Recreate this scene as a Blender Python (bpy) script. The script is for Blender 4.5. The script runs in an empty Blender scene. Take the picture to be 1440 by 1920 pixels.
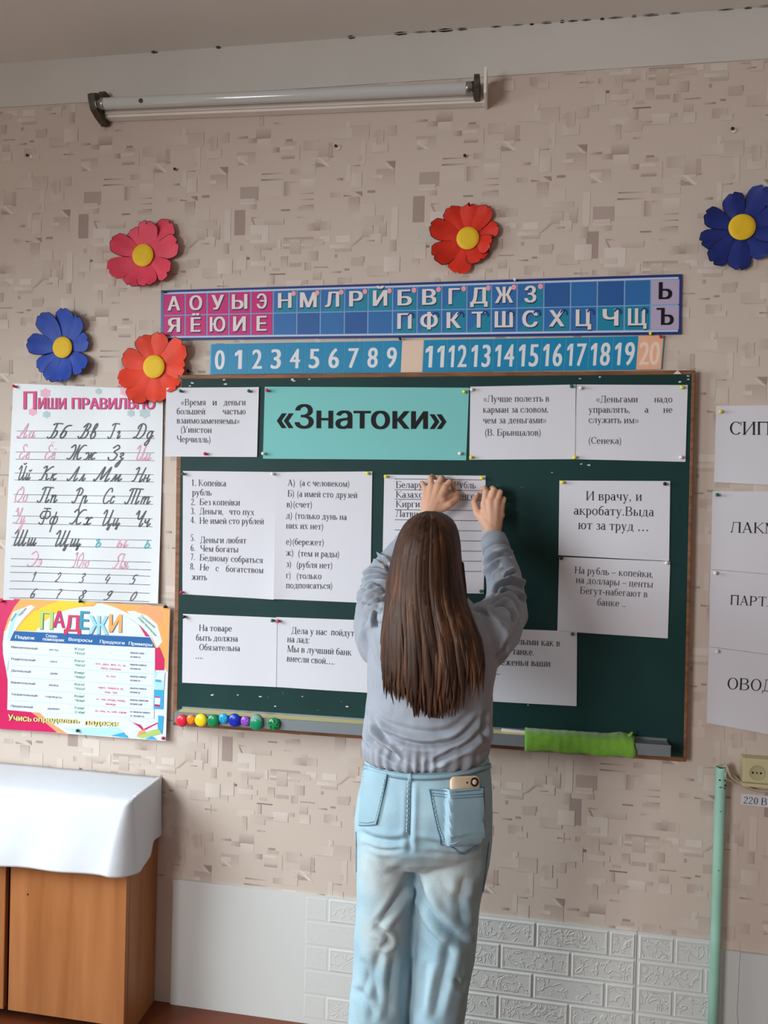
import bpy, bmesh, math, random
import numpy as np
from mathutils import Vector, Matrix, noise
from mathutils.bvhtree import BVHTree
random.seed(7)
S = bpy.context.scene
COL = S.collection

# ---------------------------------------------------------------- camera, light, exposure
YAW, PITCH, ROLL, CD, CH, FPX = 0.16622571, -0.01454379, 0.02655057, 2.2396168, 1.567, 1456.18
_cy, _sy, _cp, _sp = math.cos(YAW), math.sin(YAW), math.cos(PITCH), math.sin(PITCH)
_f = np.array([-_sy*_cp, _cy*_cp, _sp]); _r0 = np.array([_cy, _sy, 0.0]); _u0 = np.cross(_r0, _f)
_c, _s = math.cos(ROLL), math.sin(ROLL)
CR = _c*_r0+_s*_u0; CU = -_s*_r0+_c*_u0; CF = _f
CAM = np.array([0.0, -CD, CH])
cam_data = bpy.data.cameras.new('camera'); cam = bpy.data.objects.new('camera', cam_data); COL.objects.link(cam)
cam_data.sensor_fit = 'AUTO'; cam_data.sensor_width = 36.0; cam_data.lens = FPX/1920*36.0
cam_data.clip_start = 0.05; cam_data.clip_end = 60
m = Matrix.Identity(4)
for i in range(3):
    m[i][0], m[i][1], m[i][2], m[i][3] = CR[i], CU[i], -CF[i], CAM[i]
cam.matrix_world = m
S.camera = cam

def at(px, py, y=0.0):
    """the point of the vertical plane at distance -y in front of the wall that lies at this place of the photograph"""
    v = CF*FPX+CR*(px-720)-CU*(py-960)
    return CAM+v*((y-CAM[1])/v[1])
def px_of(P):
    v = np.asarray(P)-CAM; z = v@CF
    return 720+FPX*(v@CR)/z, 960-FPX*(v@CU)/z

world = bpy.data.worlds.new('world'); S.world = world; world.use_nodes = True
world.node_tree.nodes['Background'].inputs[0].default_value = (1.0, 0.93, 0.86, 1)
world.node_tree.nodes['Background'].inputs[1].default_value = 0.47
def area(name, loc, target, sx, sy, power, color, spread=180):
    l = bpy.data.lights.new(name, 'AREA'); l.shape = 'RECTANGLE'; l.size = sx; l.size_y = sy
    l.energy = power; l.color = color; l.spread = math.radians(spread)
    o = bpy.data.objects.new(name, l); COL.objects.link(o); o.location = loc
    o.rotation_euler = (Vector(target)-Vector(loc)).to_track_quat('-Z', 'Y').to_euler()
    return o
WIN = [(-2.25, -0.75), (-4.7, -3.2)]          # the two windows of the left wall, outside the frame (y from, y to)
WX = -2.35
area('window_daylight', (WX-0.28, -1.5, 1.70), (WX+0.9, -1.05, 0.60), 1.2, 1.5, 104, (0.86, 0.96, 1.0), 125)
area('window_daylight_rear', (WX-0.26, -3.95, 1.70), (0.3, -.3, 0.25), 1.45, 1.5, 36, (0.92, 0.97, 1.0), 85)
area('window_ground_glow', (WX-0.30, -3.95, 1.60), (WX+2.2, -1.6, 3.9), 1.45, 1.4, 175, (0.97, 0.97, 0.97), 180)  # added fill lamp, aimed upwards to brighten the ceiling and upper wall
S.view_settings.view_transform = 'Standard'; S.view_settings.look = 'None'
S.view_settings.exposure = -0.94; S.view_settings.gamma = 1.0; S.view_settings.use_curve_mapping = False

# ---------------------------------------------------------------- materials
def lin(c):
    return tuple(((v/255)/12.92 if v/255 <= 0.04045 else ((v/255+0.055)/1.055)**2.4) for v in c)
MATS = {}
def mat(name, rgb, rough=0.6, metal=0.0, spec=0.3, var=0.0, vscale=8.0, bump=0.0, bscale=60.0, stretch=(1, 1, 1), linear=False, sheen=0.0, trans=0.0):
    if name in MATS: return MATS[name]
    m = bpy.data.materials.new(name); m.use_nodes = True; nt = m.node_tree; b = nt.nodes['Principled BSDF']
    c = rgb if linear else lin(rgb)
    b.inputs['Base Color'].default_value = (*c, 1); b.inputs['Roughness'].default_value = rough
    b.inputs['Metallic'].default_value = metal; b.inputs['Specular IOR Level'].default_value = spec
    if sheen: b.inputs['Sheen Weight'].default_value = sheen
    if trans: b.inputs['Transmission Weight'].default_value = trans
    if var or bump:
        tc = nt.nodes.new('ShaderNodeTexCoord'); mp = nt.nodes.new('ShaderNodeMapping'); mp.inputs['Scale'].default_value = stretch
        nt.links.new(tc.outputs['Object'], mp.inputs['Vector'])
        if var:
            n = nt.nodes.new('ShaderNodeTexNoise'); n.inputs['Scale'].default_value = vscale; n.inputs['Detail'].default_value = 5
            nt.links.new(mp.outputs[0], n.inputs['Vector'])
            r = nt.nodes.new('ShaderNodeMapRange'); r.inputs['From Min'].default_value = 0.3; r.inputs['From Max'].default_value = 0.7
            r.inputs['To Min'].default_value = 1-var; r.inputs['To Max'].default_value = 1+var
            nt.links.new(n.outputs['Fac'], r.inputs['Value'])
            mx = nt.nodes.new('ShaderNodeMix'); mx.data_type = 'RGBA'; mx.blend_type = 'MULTIPLY'; mx.inputs['Factor'].default_value = 1
            mx.inputs['A'].default_value = (*c, 1); nt.links.new(r.outputs[0], mx.inputs['B']); nt.links.new(mx.outputs['Result'], b.inputs['Base Color'])
        if bump:
            n2 = nt.nodes.new('ShaderNodeTexNoise'); n2.inputs['Scale'].default_value = bscale; n2.inputs['Detail'].default_value = 4
            nt.links.new(mp.outputs[0], n2.inputs['Vector'])
            bp = nt.nodes.new('ShaderNodeBump'); bp.inputs['Strength'].default_value = bump; bp.inputs['Distance'].default_value = 0.004
            nt.links.new(n2.outputs['Fac'], bp.inputs['Height']); nt.links.new(bp.outputs[0], b.inputs['Normal'])
    MATS[name] = m
    return m
def attr_mat(name, attr, rough=0.7, bump=0.0, bscale=200):
    m = bpy.data.materials.new(name); m.use_nodes = True; nt = m.node_tree; b = nt.nodes['Principled BSDF']
    a = nt.nodes.new('ShaderNodeAttribute'); a.attribute_name = attr
    nt.links.new(a.outputs['Color'], b.inputs['Base Color']); b.inputs['Roughness'].default_value = rough; b.inputs['Specular IOR Level'].default_value = 0.25
    if bump:
        n2 = nt.nodes.new('ShaderNodeTexNoise'); n2.inputs['Scale'].default_value = bscale
        tc = nt.nodes.new('ShaderNodeTexCoord'); nt.links.new(tc.outputs['Object'], n2.inputs['Vector'])
        bp = nt.nodes.new('ShaderNodeBump'); bp.inputs['Strength'].default_value = bump; bp.inputs['Distance'].default_value = 0.002
        nt.links.new(n2.outputs['Fac'], bp.inputs['Height']); nt.links.new(bp.outputs[0], b.inputs['Normal'])
    return m

# ---------------------------------------------------------------- mesh builder
class MB:
    def __init__(s): s.v = []; s.f = []; s.m = []; s.mats = []; s.c = []; s.smooth = []
    def mi(s, mt):
        if mt not in s.mats: s.mats.append(mt)
        return s.mats.index(mt)
    def poly(s, pts, mt, cols=None, smooth=False):
        n = len(s.v); s.v += [tuple(float(a) for a in p) for p in pts]; s.f.append(tuple(range(n, n+len(pts)))); s.m.append(s.mi(mt)); s.c.append(cols); s.smooth.append(smooth)
    def mesh(s, verts, faces, mt, smooth=False):
        n = len(s.v); k = s.mi(mt); s.v += [tuple(float(a) for a in p) for p in verts]
        for f in faces: s.f.append(tuple(i+n for i in f)); s.m.append(k); s.c.append(None); s.smooth.append(smooth)
    def hexa(s, a, b, mt):
        """a, b: two facing quads with matching corners"""
        s.mesh(list(a)+list(b), [(0, 1, 2, 3), (7, 6, 5, 4), (0, 4, 5, 1), (1, 5, 6, 2), (2, 6, 7, 3), (3, 7, 4, 0)], mt)
    def box(s, x0, x1, y0, y1, z0, z1, mt):
        s.hexa([(x0, y0, z0), (x1, y0, z0), (x1, y0, z1), (x0, y0, z1)], [(x0, y1, z0), (x1, y1, z0), (x1, y1, z1), (x0, y1, z1)], mt)
    def rings(s, rings, mt, smooth=True, caps=True, closed=True):
        n = len(rings[0]); v = [p for r in rings for p in r]; f = []
        for i in range(len(rings)-1):
            for j in range(n if closed else n-1):
                k = (j+1) % n
                f.append((i*n+j, i*n+k, (i+1)*n+k, (i+1)*n+j))
        if caps and closed: f.append(tuple(range(n-1, -1, -1))); f.append(tuple((len(rings)-1)*n+j for j in range(n)))
        s.mesh(v, f, mt, smooth)
    def tube(s, pts, rad, mt, seg=12, ends=True, flat=None, up=None):
        """round tube along points; rad a number or one per point; rounded ends; flat = (w, t) factors"""
        P = [np.array(p, float) for p in pts]; R = [rad]*len(P) if np.isscalar(rad) else list(rad)
        if ends:
            d0 = P[0]-P[1]; d0 /= np.linalg.norm(d0)+1e-12; d1 = P[-1]-P[-2]; d1 /= np.linalg.norm(d1)+1e-12
            a = [(P[0]+d0*R[0]*k, R[0]*math.sqrt(max(0.0, 1-k*k))) for k in (0.995, 0.86, 0.5)]
            b = [(P[-1]+d1*R[-1]*k, R[-1]*math.sqrt(max(0.0, 1-k*k))) for k in (0.5, 0.86, 0.995)]
            P = [q[0] for q in a]+P+[q[0] for q in b]; R = [q[1] for q in a]+R+[q[1] for q in b]
        rs = []; pu = None
        for i, p in enumerate(P):
            t = P[min(i+1, len(P)-1)]-P[max(i-1, 0)]; t /= np.linalg.norm(t)+1e-12
            if pu is None:
                pu = np.array(up if up is not None else ((0, 0, 1) if abs(t[2]) < .9 else (0, 1, 0)), float)
            x = np.cross(pu, t); x /= np.linalg.norm(x)+1e-12; yv = np.cross(t, x); pu = yv
            fw, ft = flat if flat else (1, 1)
            rs.append([p+x*R[i]*fw*math.cos(q)+yv*R[i]*ft*math.sin(q) for q in [2*math.pi*j/seg for j in range(seg)]])
        s.rings(rs, mt)
    def lathe(s, c, ax, prof, mt, seg=20):
        """prof: (radius, height along the axis)"""
        c = np.array(c, float); ax = np.array(ax, float); ax /= np.linalg.norm(ax)
        x = np.cross(ax, (0, 0, 1) if abs(ax[2]) < .9 else (1, 0, 0)); x /= np.linalg.norm(x); y = np.cross(ax, x)
        s.rings([[c+ax*h+x*max(r, 1e-5)*math.cos(q)+y*max(r, 1e-5)*math.sin(q) for q in [2*math.pi*j/seg for j in range(seg)]] for r, h in prof], mt)
    def build(s, name, parent=None, attr=None, recalc=True):
        me = bpy.data.meshes.new(name); me.from_pydata(s.v, [], s.f)
        for mt in s.mats: me.materials.append(mt)
        me.polygons.foreach_set('material_index', s.m); me.polygons.foreach_set('use_smooth', s.smooth)
        if attr:
            ca = me.color_attributes.new(attr, 'FLOAT_COLOR', 'CORNER'); k = 0
            for p, cc in zip(me.polygons, s.c):
                for j in range(len(p.vertices)):
                    ca.data[k].color = (*(cc[j] if cc else (.5, .5, .5)), 1); k += 1
        if recalc:
            b = bmesh.new(); b.from_mesh(me); bmesh.ops.recalc_face_normals(b, faces=b.faces); b.to_mesh(me); b.free()
        me.update()
        o = bpy.data.objects.new(name, me); COL.objects.link(o)
        if parent: o.parent = parent
        return o
def tag(o, label, cat, group=None, kind=None):
    o['label'] = label; o['category'] = cat
    if group: o['group'] = group
    if kind: o['kind'] = kind
    return o
def struct(o): o['kind'] = 'structure'; return o
def thing(name, loc, label, cat, group=None):
    o = bpy.data.objects.new(name, None); o.empty_display_size = .05; COL.objects.link(o); o.location = loc
    bpy.context.view_layer.update()
    return tag(o, label, cat, group)
def under(o, root):
    """parent a mesh whose vertices are in world space under a root that stands elsewhere"""
    o.parent = root; o.matrix_parent_inverse = root.matrix_world.inverted()
    return o
def bevel(o, w, seg=2):
    b = bmesh.new(); b.from_mesh(o.data)
    bmesh.ops.remove_doubles(b, verts=b.verts, dist=1e-6)
    es = [e for e in b.edges if len(e.link_faces) == 2 and e.calc_face_angle(0) > 0.5]
    bmesh.ops.bevel(b, geom=es, offset=w, segments=seg, profile=.7, affect='EDGES'); b.to_mesh(o.data); b.free()
    return o

# ---------------------------------------------------------------- lettering
def ell(cx, cy, rx, ry, ix, iy, a0=0, a1=360, n=14):
    out = []; k = max(3, int(n*abs(a1-a0)/360)+1)
    for i in range(k):
        p, q = [math.radians(a0+(a1-a0)*t/k) for t in (i, i+1)]
        out.append([(cx+rx*math.cos(p), cy+ry*math.sin(p)), (cx+rx*math.cos(q), cy+ry*math.sin(q)), (cx+ix*math.cos(q), cy+iy*math.sin(q)), (cx+ix*math.cos(p), cy+iy*math.sin(p))])
    return out
TS, TH = 0.088, 0.034       # stem and hairline of the book-face letters (em)
def rect(x0, y0, x1, y1): return [[(x0, y0), (x1, y0), (x1, y1), (x0, y1)]]
def stem(x, y0, y1, s='bt', w=.17):
    o = rect(x-TS/2, y0, x+TS/2, y1)
    if 'b' in s: o += rect(x-w/2, y0, x+w/2, y0+.028)
    if 't' in s: o += rect(x-w/2, y1-.028, x+w/2, y1)
    return o
def hair(x0, x1, y, t=TH): return rect(x0, y-t/2, x1, y+t/2)
def diag(x0, y0, x1, y1, w): return [[(x0-w/2, y0), (x0+w/2, y0), (x1+w/2, y1), (x1-w/2, y1)]]
def ring(cx, cy, rx, ry, a0=0, a1=360): return ell(cx, cy, rx, ry, rx-TS, ry-TH, a0, a1)
def sbar(x, y, w=.15): return rect(x-w/2, y-.014, x+w/2, y+.014)
def dot(x, y, r=.05): return ell(x, y, r, r, 0, 0, n=8)
def _glyphs():
    G = {}; X = .45; C = .66
    def two(h, w): return stem(.12, 0, h)+stem(w-.12, 0, h)
    for up, lo in ((1, 0), (0, 1)):
        h = C if up else X; k = 1.3 if up else 1.0
        def put(U, L, w, polys): G[U if up else L] = (w, polys)
        w = .50*k
        put('П', 'п', w+.04, two(h, w+.04)+hair(.1, w-.06, h-.02, .05))
        put('Н', 'н', w+.04, two(h, w+.04)+hair(.1, w-.06, h*.52))
        put('И', 'и', w+.04, two(h, w+.04)+diag(.14, .04, w-.10, h-.04, .04))
        put('Й', 'й', w+.04, two(h, w+.04)+diag(.14, .04, w-.10, h-.04, .04)+ell(w/2+.02, h+.16, .1, .09, .07, .05, 180, 360))
        put('Ш', 'ш', w+.28, stem(.12, 0, h)+stem((w+.28)/2, 0, h)+stem(w+.16, 0, h)+hair(.1, w+.2, .016))
        put('Щ', 'щ', w+.32, stem(.12, 0, h)+stem((w+.28)/2, 0, h)+stem(w+.16, 0, h)+hair(.1, w+.28, .016)+rect(w+.24, -.14, w+.28, .02))
        put('Ц', 'ц', w+.06, two(h, w+.02)+hair(.1, w+.04, .016)+rect(w, -.14, w+.04, .02))
        put('Л', 'л', w+.02, stem(w-.10, 0, h)+diag(.10, .03, .19, h, .036)+hair(.14, w-.08, h-.018)+dot(.07, .04, .045))
        put('Д', 'д', w+.06, stem(w-.10, 0, h, 't')+diag(.15, .02, .22, h, .036)+hair(.16, w-.08, h-.018)+hair(.02, w+.02, .018)+rect(.02, -.12, .055, .03)+rect(w-.015, -.12, w+.02, .03))
        put('М', 'м', w+.16, stem(w+.04, 0, h)+rect(.09, 0, .125, h)+sbar(.1, .014)+diag(w/2+.08, .0, .12, h, .085)+diag(w/2+.08, 0, w+.02, h, .036)+sbar(.09, h-.014, .1))
        put('К', 'к', w+.02, stem(.12, 0, h)+diag(.17, h*.48, w-.08, h, .038)+diag(w-.04, 0, .23, h*.55, .085)+sbar(w-.05, .014)+sbar(w-.09, h-.014, .12))
        put('В', 'в', w-.02, stem(.12, 0, h, '')+hair(.04, w*.55, h-.016)+hair(.04, w*.55, .016)+hair(.12, w*.55, h*.53)+ring(w*.5, h*.765, w*.32, h*.245, -90, 90)+ring(w*.52, h*.27, w*.38, h*.28, -90, 90))
        put('Б', 'б', w-.02, (stem(.12, 0, h, '')+hair(.04, w-.08, h-.016)+rect(w-.10, h-.12, w-.07, h)+hair(.04, w*.55, .016)+hair(.12, w*.55, h*.56)+ring(w*.52, h*.285, w*.38, h*.29, -90, 90)) if up else (ring(.24, .22, .2, .23)+ell(.30, .36, .26, .27, .20, .22, 100, 190)+hair(.22, .42, .64, .05)))
        put('Ь', 'ь', w-.04, stem(.12, 0, h)+hair(.04, w*.5, .016)+hair(.12, w*.5, h*.56)+ring(w*.5, h*.285, w*.37, h*.29, -90, 90))
        put('Ъ', 'ъ', w+.06, stem(.22, 0, h, 'b')+hair(.03, .24, h-.016)+rect(.03, h-.12, .06, h)+hair(.2, w*.6, .016)+hair(.2, w*.6, h*.56)+ring(w*.6, h*.285, w*.36, h*.29, -90, 90))
        put('Ы', 'ы', w+.18, stem(.12, 0, h)+hair(.04, w*.5, .016)+hair(.12, w*.5, h*.56)+ring(w*.48, h*.285, w*.34, h*.29, -90, 90)+stem(w+.07, 0, h))
        put('Г', 'г', w-.06, stem(.12, 0, h)+hair(.05, w-.10, h-.018)+rect(w-.13, h-.13, w-.10, h))
        put('Т', 'т', w-.02, stem(w/2-.01, 0, h, 'b')+hair(.03, w-.05, h-.018)+rect(.03, h-.13, .06, h)+rect(w-.08, h-.13, w-.05, h))
        put('О', 'о', w+.02, ring(w/2+.01, h/2, w/2-.03, h/2+.01))
        put('С', 'с', w-.04, ring(w/2, h/2, w/2-.03, h/2+.01, 45, 318)+(rect(w-.1, h-.2, w-.07, h) if up else dot(w-.10, h*.74, .045)))
        put('Е', 'е', w-.03, (stem(.12, 0, h, '')+hair(.04, w-.10, h-.016)+hair(.04, w-.08, .016)+hair(.12, w*.6, h*.53)+rect(w-.12, h-.13, w-.09, h)+rect(w-.10, 0, w-.07, .14)) if up else (ring(.23, h/2, .2, h/2+.01, 0, 320)+hair(.06, .42, h*.52)))
        put('Ё', 'ё', w-.03, G['Е' if up else 'е'][1]+dot(.16, h+.12, .04)+dot(.33, h+.12, .04))
        put('З', 'з', w-.10, ring(w*.40, h*.75, w*.3, h*.26, -90, 150)+ring(w*.40, h*.26, w*.36, h*.28, -150, 90))
        put('Х', 'х', w+.02, diag(w-.08, 0, .10, h, .085)+diag(.10, 0, w-.10, h, .036)+sbar(.1, .014)+sbar(w-.08, .014)+sbar(.1, h-.014)+sbar(w-.1, h-.014))
        put('У', 'у', w, diag(w/2+.02, 0, .10, h, .085)+diag(.17 if not up else .2, -.18 if not up else .02, w-.09, h, .036)+sbar(.1, h-.014)+sbar(w-.09, h-.014, .12)+dot(.13, -.17 if not up else .04, .05))
        put('Ч', 'ч', w, stem(w-.12, 0, h)+stem(.12, h*.55, h, 't')+ell(.27*k, h*.6, .16*k, h*.24, .09*k, h*.16, 180, 290)+hair(.22*k, w-.1, h*.40))
        put('Ж', 'ж', w+.22, stem(w/2+.11, 0, h)+diag(.06, 0, w/2+.06, h*.55, .075)+diag(w+.16, 0, w/2+.16, h*.55, .075)+diag(w/2+.06, h*.48, .11, h, .036)+diag(w/2+.16, h*.48, w+.11, h, .036)+sbar(.07, .014)+sbar(w+.15, .014)+dot(.1, h-.05, .045)+dot(w+.12, h-.05, .045))
        put('Ю', 'ю', w+.22, stem(.12, 0, h)+hair(.12, .26, h*.52)+ring(w*.5+.22, h/2, w*.42, h/2+.01))
        put('Я', 'я', w, stem(w-.12, 0, h)+hair(w*.4, w-.1, h-.016)+hair(w*.4, w-.1, h*.47)+ring(w*.42, h*.73, w*.32, h*.27, 90, 270)+diag(.08, 0, w*.48, h*.47, .07))
        put('Э', 'э', w-.04, ring(w/2-.02, h/2, w/2-.03, h/2+.01, -135, 135)+hair(.18, w-.1, h*.52)+dot(.09, h*.76, .04))
        put('Ф', 'ф', w+.18, stem(w/2+.09, -.2 if not up else 0, h+(.18 if not up else 0))+ring(w/2-.05, h/2, w*.3, h*.44)+ring(w/2+.23, h/2, w*.3, h*.44))
        put('Р', 'р', w-.02, stem(.12, 0 if up else -.2, h)+hair(.05, w*.5, h-.016)+hair(.12, w*.5, (h*.44 if up else .016))+(ring(w*.48, h*.72, w*.36, h*.28, -90, 90) if up else ring(w*.46, h*.5, w*.44, h*.51, -90, 90)))
    G['А'] = (.70, diag(.57, 0, .33, C, .095)+diag(.10, 0, .33, C, .036)+hair(.2, .5, .22)+sbar(.1, .014, .18)+sbar(.58, .014, .2))
    G['а'] = (.44, ring(.20, .14, .17, .15)+rect(.28, .03, .28+TS, .34)+ell(.21, .31, .16, .15, .08, .11, 0, 150)+ell(.40, .06, .06, .07, .03, .035, 180, 330))
    for i, (w, p) in enumerate([(.5, ring(.25, .33, .2, .34)), (.5, stem(.26, 0, .67, 'b')+diag(.12, .54, .24, .65, .05)), (.5, ell(.24, .48, .19, .19, .11, .15, -20, 170)+diag(.07, .05, .36, .42, .06)+hair(.06, .44, .03, .06)), (.5, ring(.22, .5, .17, .17, -90, 150)+ring(.22, .17, .2, .18, -150, 90)), (.5, stem(.32, 0, .67, '')+diag(.05, .18, .30, .66, .036)+hair(.04, .46, .19, .05)), (.5, hair(.14, .42, .64, .06)+diag(.11, .36, .15, .64, .04)+ring(.21, .2, .2, .22, -150, 110)), (.5, ring(.25, .2, .2, .21)+ell(.42, .2, .38, .47, .30, .44, 95, 180)), (.5, hair(.05, .44, .63, .06)+diag(.17, 0, .40, .62, .06)), (.5, ring(.25, .5, .17, .17)+ring(.25, .17, .2, .18)), (.5, ring(.24, .45, .2, .21)+ell(.06, .45, .38, .46, .30, .43, -85, 0))]):
        G[str(i)] = (w, p)
    G['.'] = (.24, dot(.1, .05, .05)); G[','] = (.24, dot(.1, .05, .05)+diag(.07, -.1, .13, .03, .035)); G[':'] = (.26, dot(.1, .05, .05)+dot(.1, .38, .05))
    G['('] = (.33, ell(.38, .24, .28, .46, .22, .45, 110, 250)); G[')'] = (.33, ell(-.06, .24, .28, .46, .22, .45, -70, 70))
    G['–'] = (.5, hair(.02, .48, .24, .045)); G['-'] = (.33, hair(.04, .28, .22, .06)); G['—'] = (.9, hair(0, .88, .24, .045))
    G['«'] = (.5, diag(.06, .22, .20, .40, .05)+diag(.20, .04, .06, .22, .05)+diag(.26, .22, .40, .40, .05)+diag(.40, .04, .26, .22, .05))
    G['»'] = (.5, diag(.20, .22, .06, .40, .05)+diag(.06, .04, .20, .22, .05)+diag(.40, .22, .26, .40, .05)+diag(.26, .04, .40, .22, .05))
    G['…'] = (1., dot(.16, .05, .06)+dot(.5, .05, .06)+dot(.84, .05, .06)); G[' '] = (.26, [])
    return G
GL = _glyphs()
def serif(t):
    x = 0; out = []
    for ch in t:
        w, p = GL[ch]; out += [[(a+x, b) for a, b in q] for q in p]; x += w
    return out, x, .66
_sc = {}
def sans(t, bold=0.0):
    """the built-in sans face, as flat polygons"""
    if (t, bold) in _sc: return _sc[(t, bold)]
    bd = bold*1.5
    def run(s):
        cu = bpy.data.curves.new('t', 'FONT'); cu.body = s
        o = bpy.data.objects.new('t', cu); COL.objects.link(o); dg = bpy.context.evaluated_depsgraph_get()
        cv = o.evaluated_get(dg).to_curve(dg); L = []
        for sp in cv.splines:
            B = sp.bezier_points; P = []
            for i in range(len(B)):
                p, q = B[i], B[(i+1) % len(B)]
                k = 1 if (p.handle_right-p.co).length+(q.handle_left-q.co).length < 1e-5 or abs((p.handle_right-p.co).cross(q.co-p.co).z)+abs((q.handle_left-q.co).cross(q.co-p.co).z) < 1e-6 else 4
                for j in range(k):
                    t_ = j/k; u_ = 1-t_; c = p.co*u_**3+p.handle_right*3*u_*u_*t_+q.handle_left*3*u_*t_*t_+q.co*t_**3; P.append((c.x, c.y))
            if len(P) > 2: L.append(P)
        o.to_curve_clear(); bpy.data.objects.remove(o); bpy.data.curves.remove(cu)
        ar = lambda P: sum(P[i][0]*P[(i+1) % len(P)][1]-P[(i+1) % len(P)][0]*P[i][1] for i in range(len(P)))/2
        def inside(p, P):
            r = False
            for i in range(len(P)):
                (x1, y1), (x2, y2) = P[i], P[i-1]
                if (y1 > p[1]) != (y2 > p[1]) and p[0] < (x2-x1)*(p[1]-y1)/(y2-y1)+x1: r = not r
            return r
        own = [[g for g in L if g is not h and ar(g)*ar(h) < 0 and abs(ar(g)) > abs(ar(h)) and all(inside(p, g) for p in h)] for h in L]
        outs = [[P] for P, o_ in zip(L, own) if not o_]
        for h, o_ in zip(L, own):
            if o_: g = min(o_, key=lambda q: abs(ar(q))); [c for c in outs if c[0] is g][0].append(h)
        if '1' in s:
            for P in list(L):
                if len(P) == 4 and abs(max(p[1] for p in P)-.68) < .02: x_ = min(p[0] for p in P); outs.append([[(x_+.02, .68), (x_-.15, .57), (x_-.15, .47), (x_+.02, .57)]])
        # fill by level slices: intervals inside each outline, widened for bold, merged where outlines overlap
        lv = sorted(q[1] for g in outs for P in g for q in P); ys = []
        for y in lv:
            if not ys or y-ys[-1] > .006: ys.append(y)
        ys2 = [ys[0]]
        for y in ys[1:]:
            k = int((y-ys2[-1])/.12)+1; y0 = ys2[-1]
            ys2 += [y0+(y-y0)*(j+1)/k for j in range(k)]
        f = []
        for ya, yb in zip(ys2[:-1], ys2[1:]):
            ym = (ya+yb)/2; iv = []
            for g in outs:
                xs = []
                for P in g:
                    for i in range(len(P)):
                        (x1, y1), (x2, y2) = P[i-1], P[i]
                        if (y1 > ym) != (y2 > ym):
                            fx = lambda y: x1+(x2-x1)*(min(max(y, min(y1, y2)), max(y1, y2))-y1)/(y2-y1)
                            xs.append((fx(ym), fx(ya), fx(yb)))
                xs.sort()
                for i in range(0, len(xs)-1, 2): iv.append([xs[i][0]-bd, xs[i+1][0]+bd, xs[i][1]-bd, xs[i+1][1]+bd, xs[i][2]-bd, xs[i+1][2]+bd])
            iv.sort(); mg = []
            for q in iv:
                if mg and q[0] <= mg[-1][1]:
                    m_ = mg[-1]; m_[1] = max(m_[1], q[1]); m_[3] = max(m_[3], q[3]); m_[5] = max(m_[5], q[5]); m_[2] = min(m_[2], q[2]); m_[4] = min(m_[4], q[4])
                else: mg.append(list(q))
            for q in mg: f.append([(q[2], ya), (q[3], ya), (q[5], yb), (q[4], yb)])
        return f
    f = run(t); H = run('Н'); cap = max(p[1] for q in H for p in q)
    x0 = min(p[0] for q in f for p in q); x1 = max(p[0] for q in f for p in q)
    f = [[(a-x0, b) for a, b in q] for q in f]
    r = (f, x1-x0, cap); _sc[(t, bold)] = r
    return r
def smooth_line(P, n=4):
    P = [np.array(p, float) for p in P]
    if len(P) < 3: return P
    out = []
    for i in range(len(P)-1):
        a, b, c, d = P[max(i-1, 0)], P[i], P[i+1], P[min(i+2, len(P)-1)]
        for k in range(n):
            t = k/n; out.append(.5*((2*b)+(c-a)*t+(2*a-5*b+4*c-d)*t*t+(3*b-a-3*c+d)*t**3))
    return out+[P[-1]]
def ribbon(P, w):
    out = []
    for i in range(len(P)-1):
        d = P[i+1]-P[i]; l = np.linalg.norm(d)
        if l < 1e-9: continue
        n = np.array([-d[1], d[0]])/l*w/2; e = d/l*w*.2
        out.append([tuple(P[i]-n-e), tuple(P[i+1]-n+e), tuple(P[i+1]+n+e), tuple(P[i]+n-e)])
    return out
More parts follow.
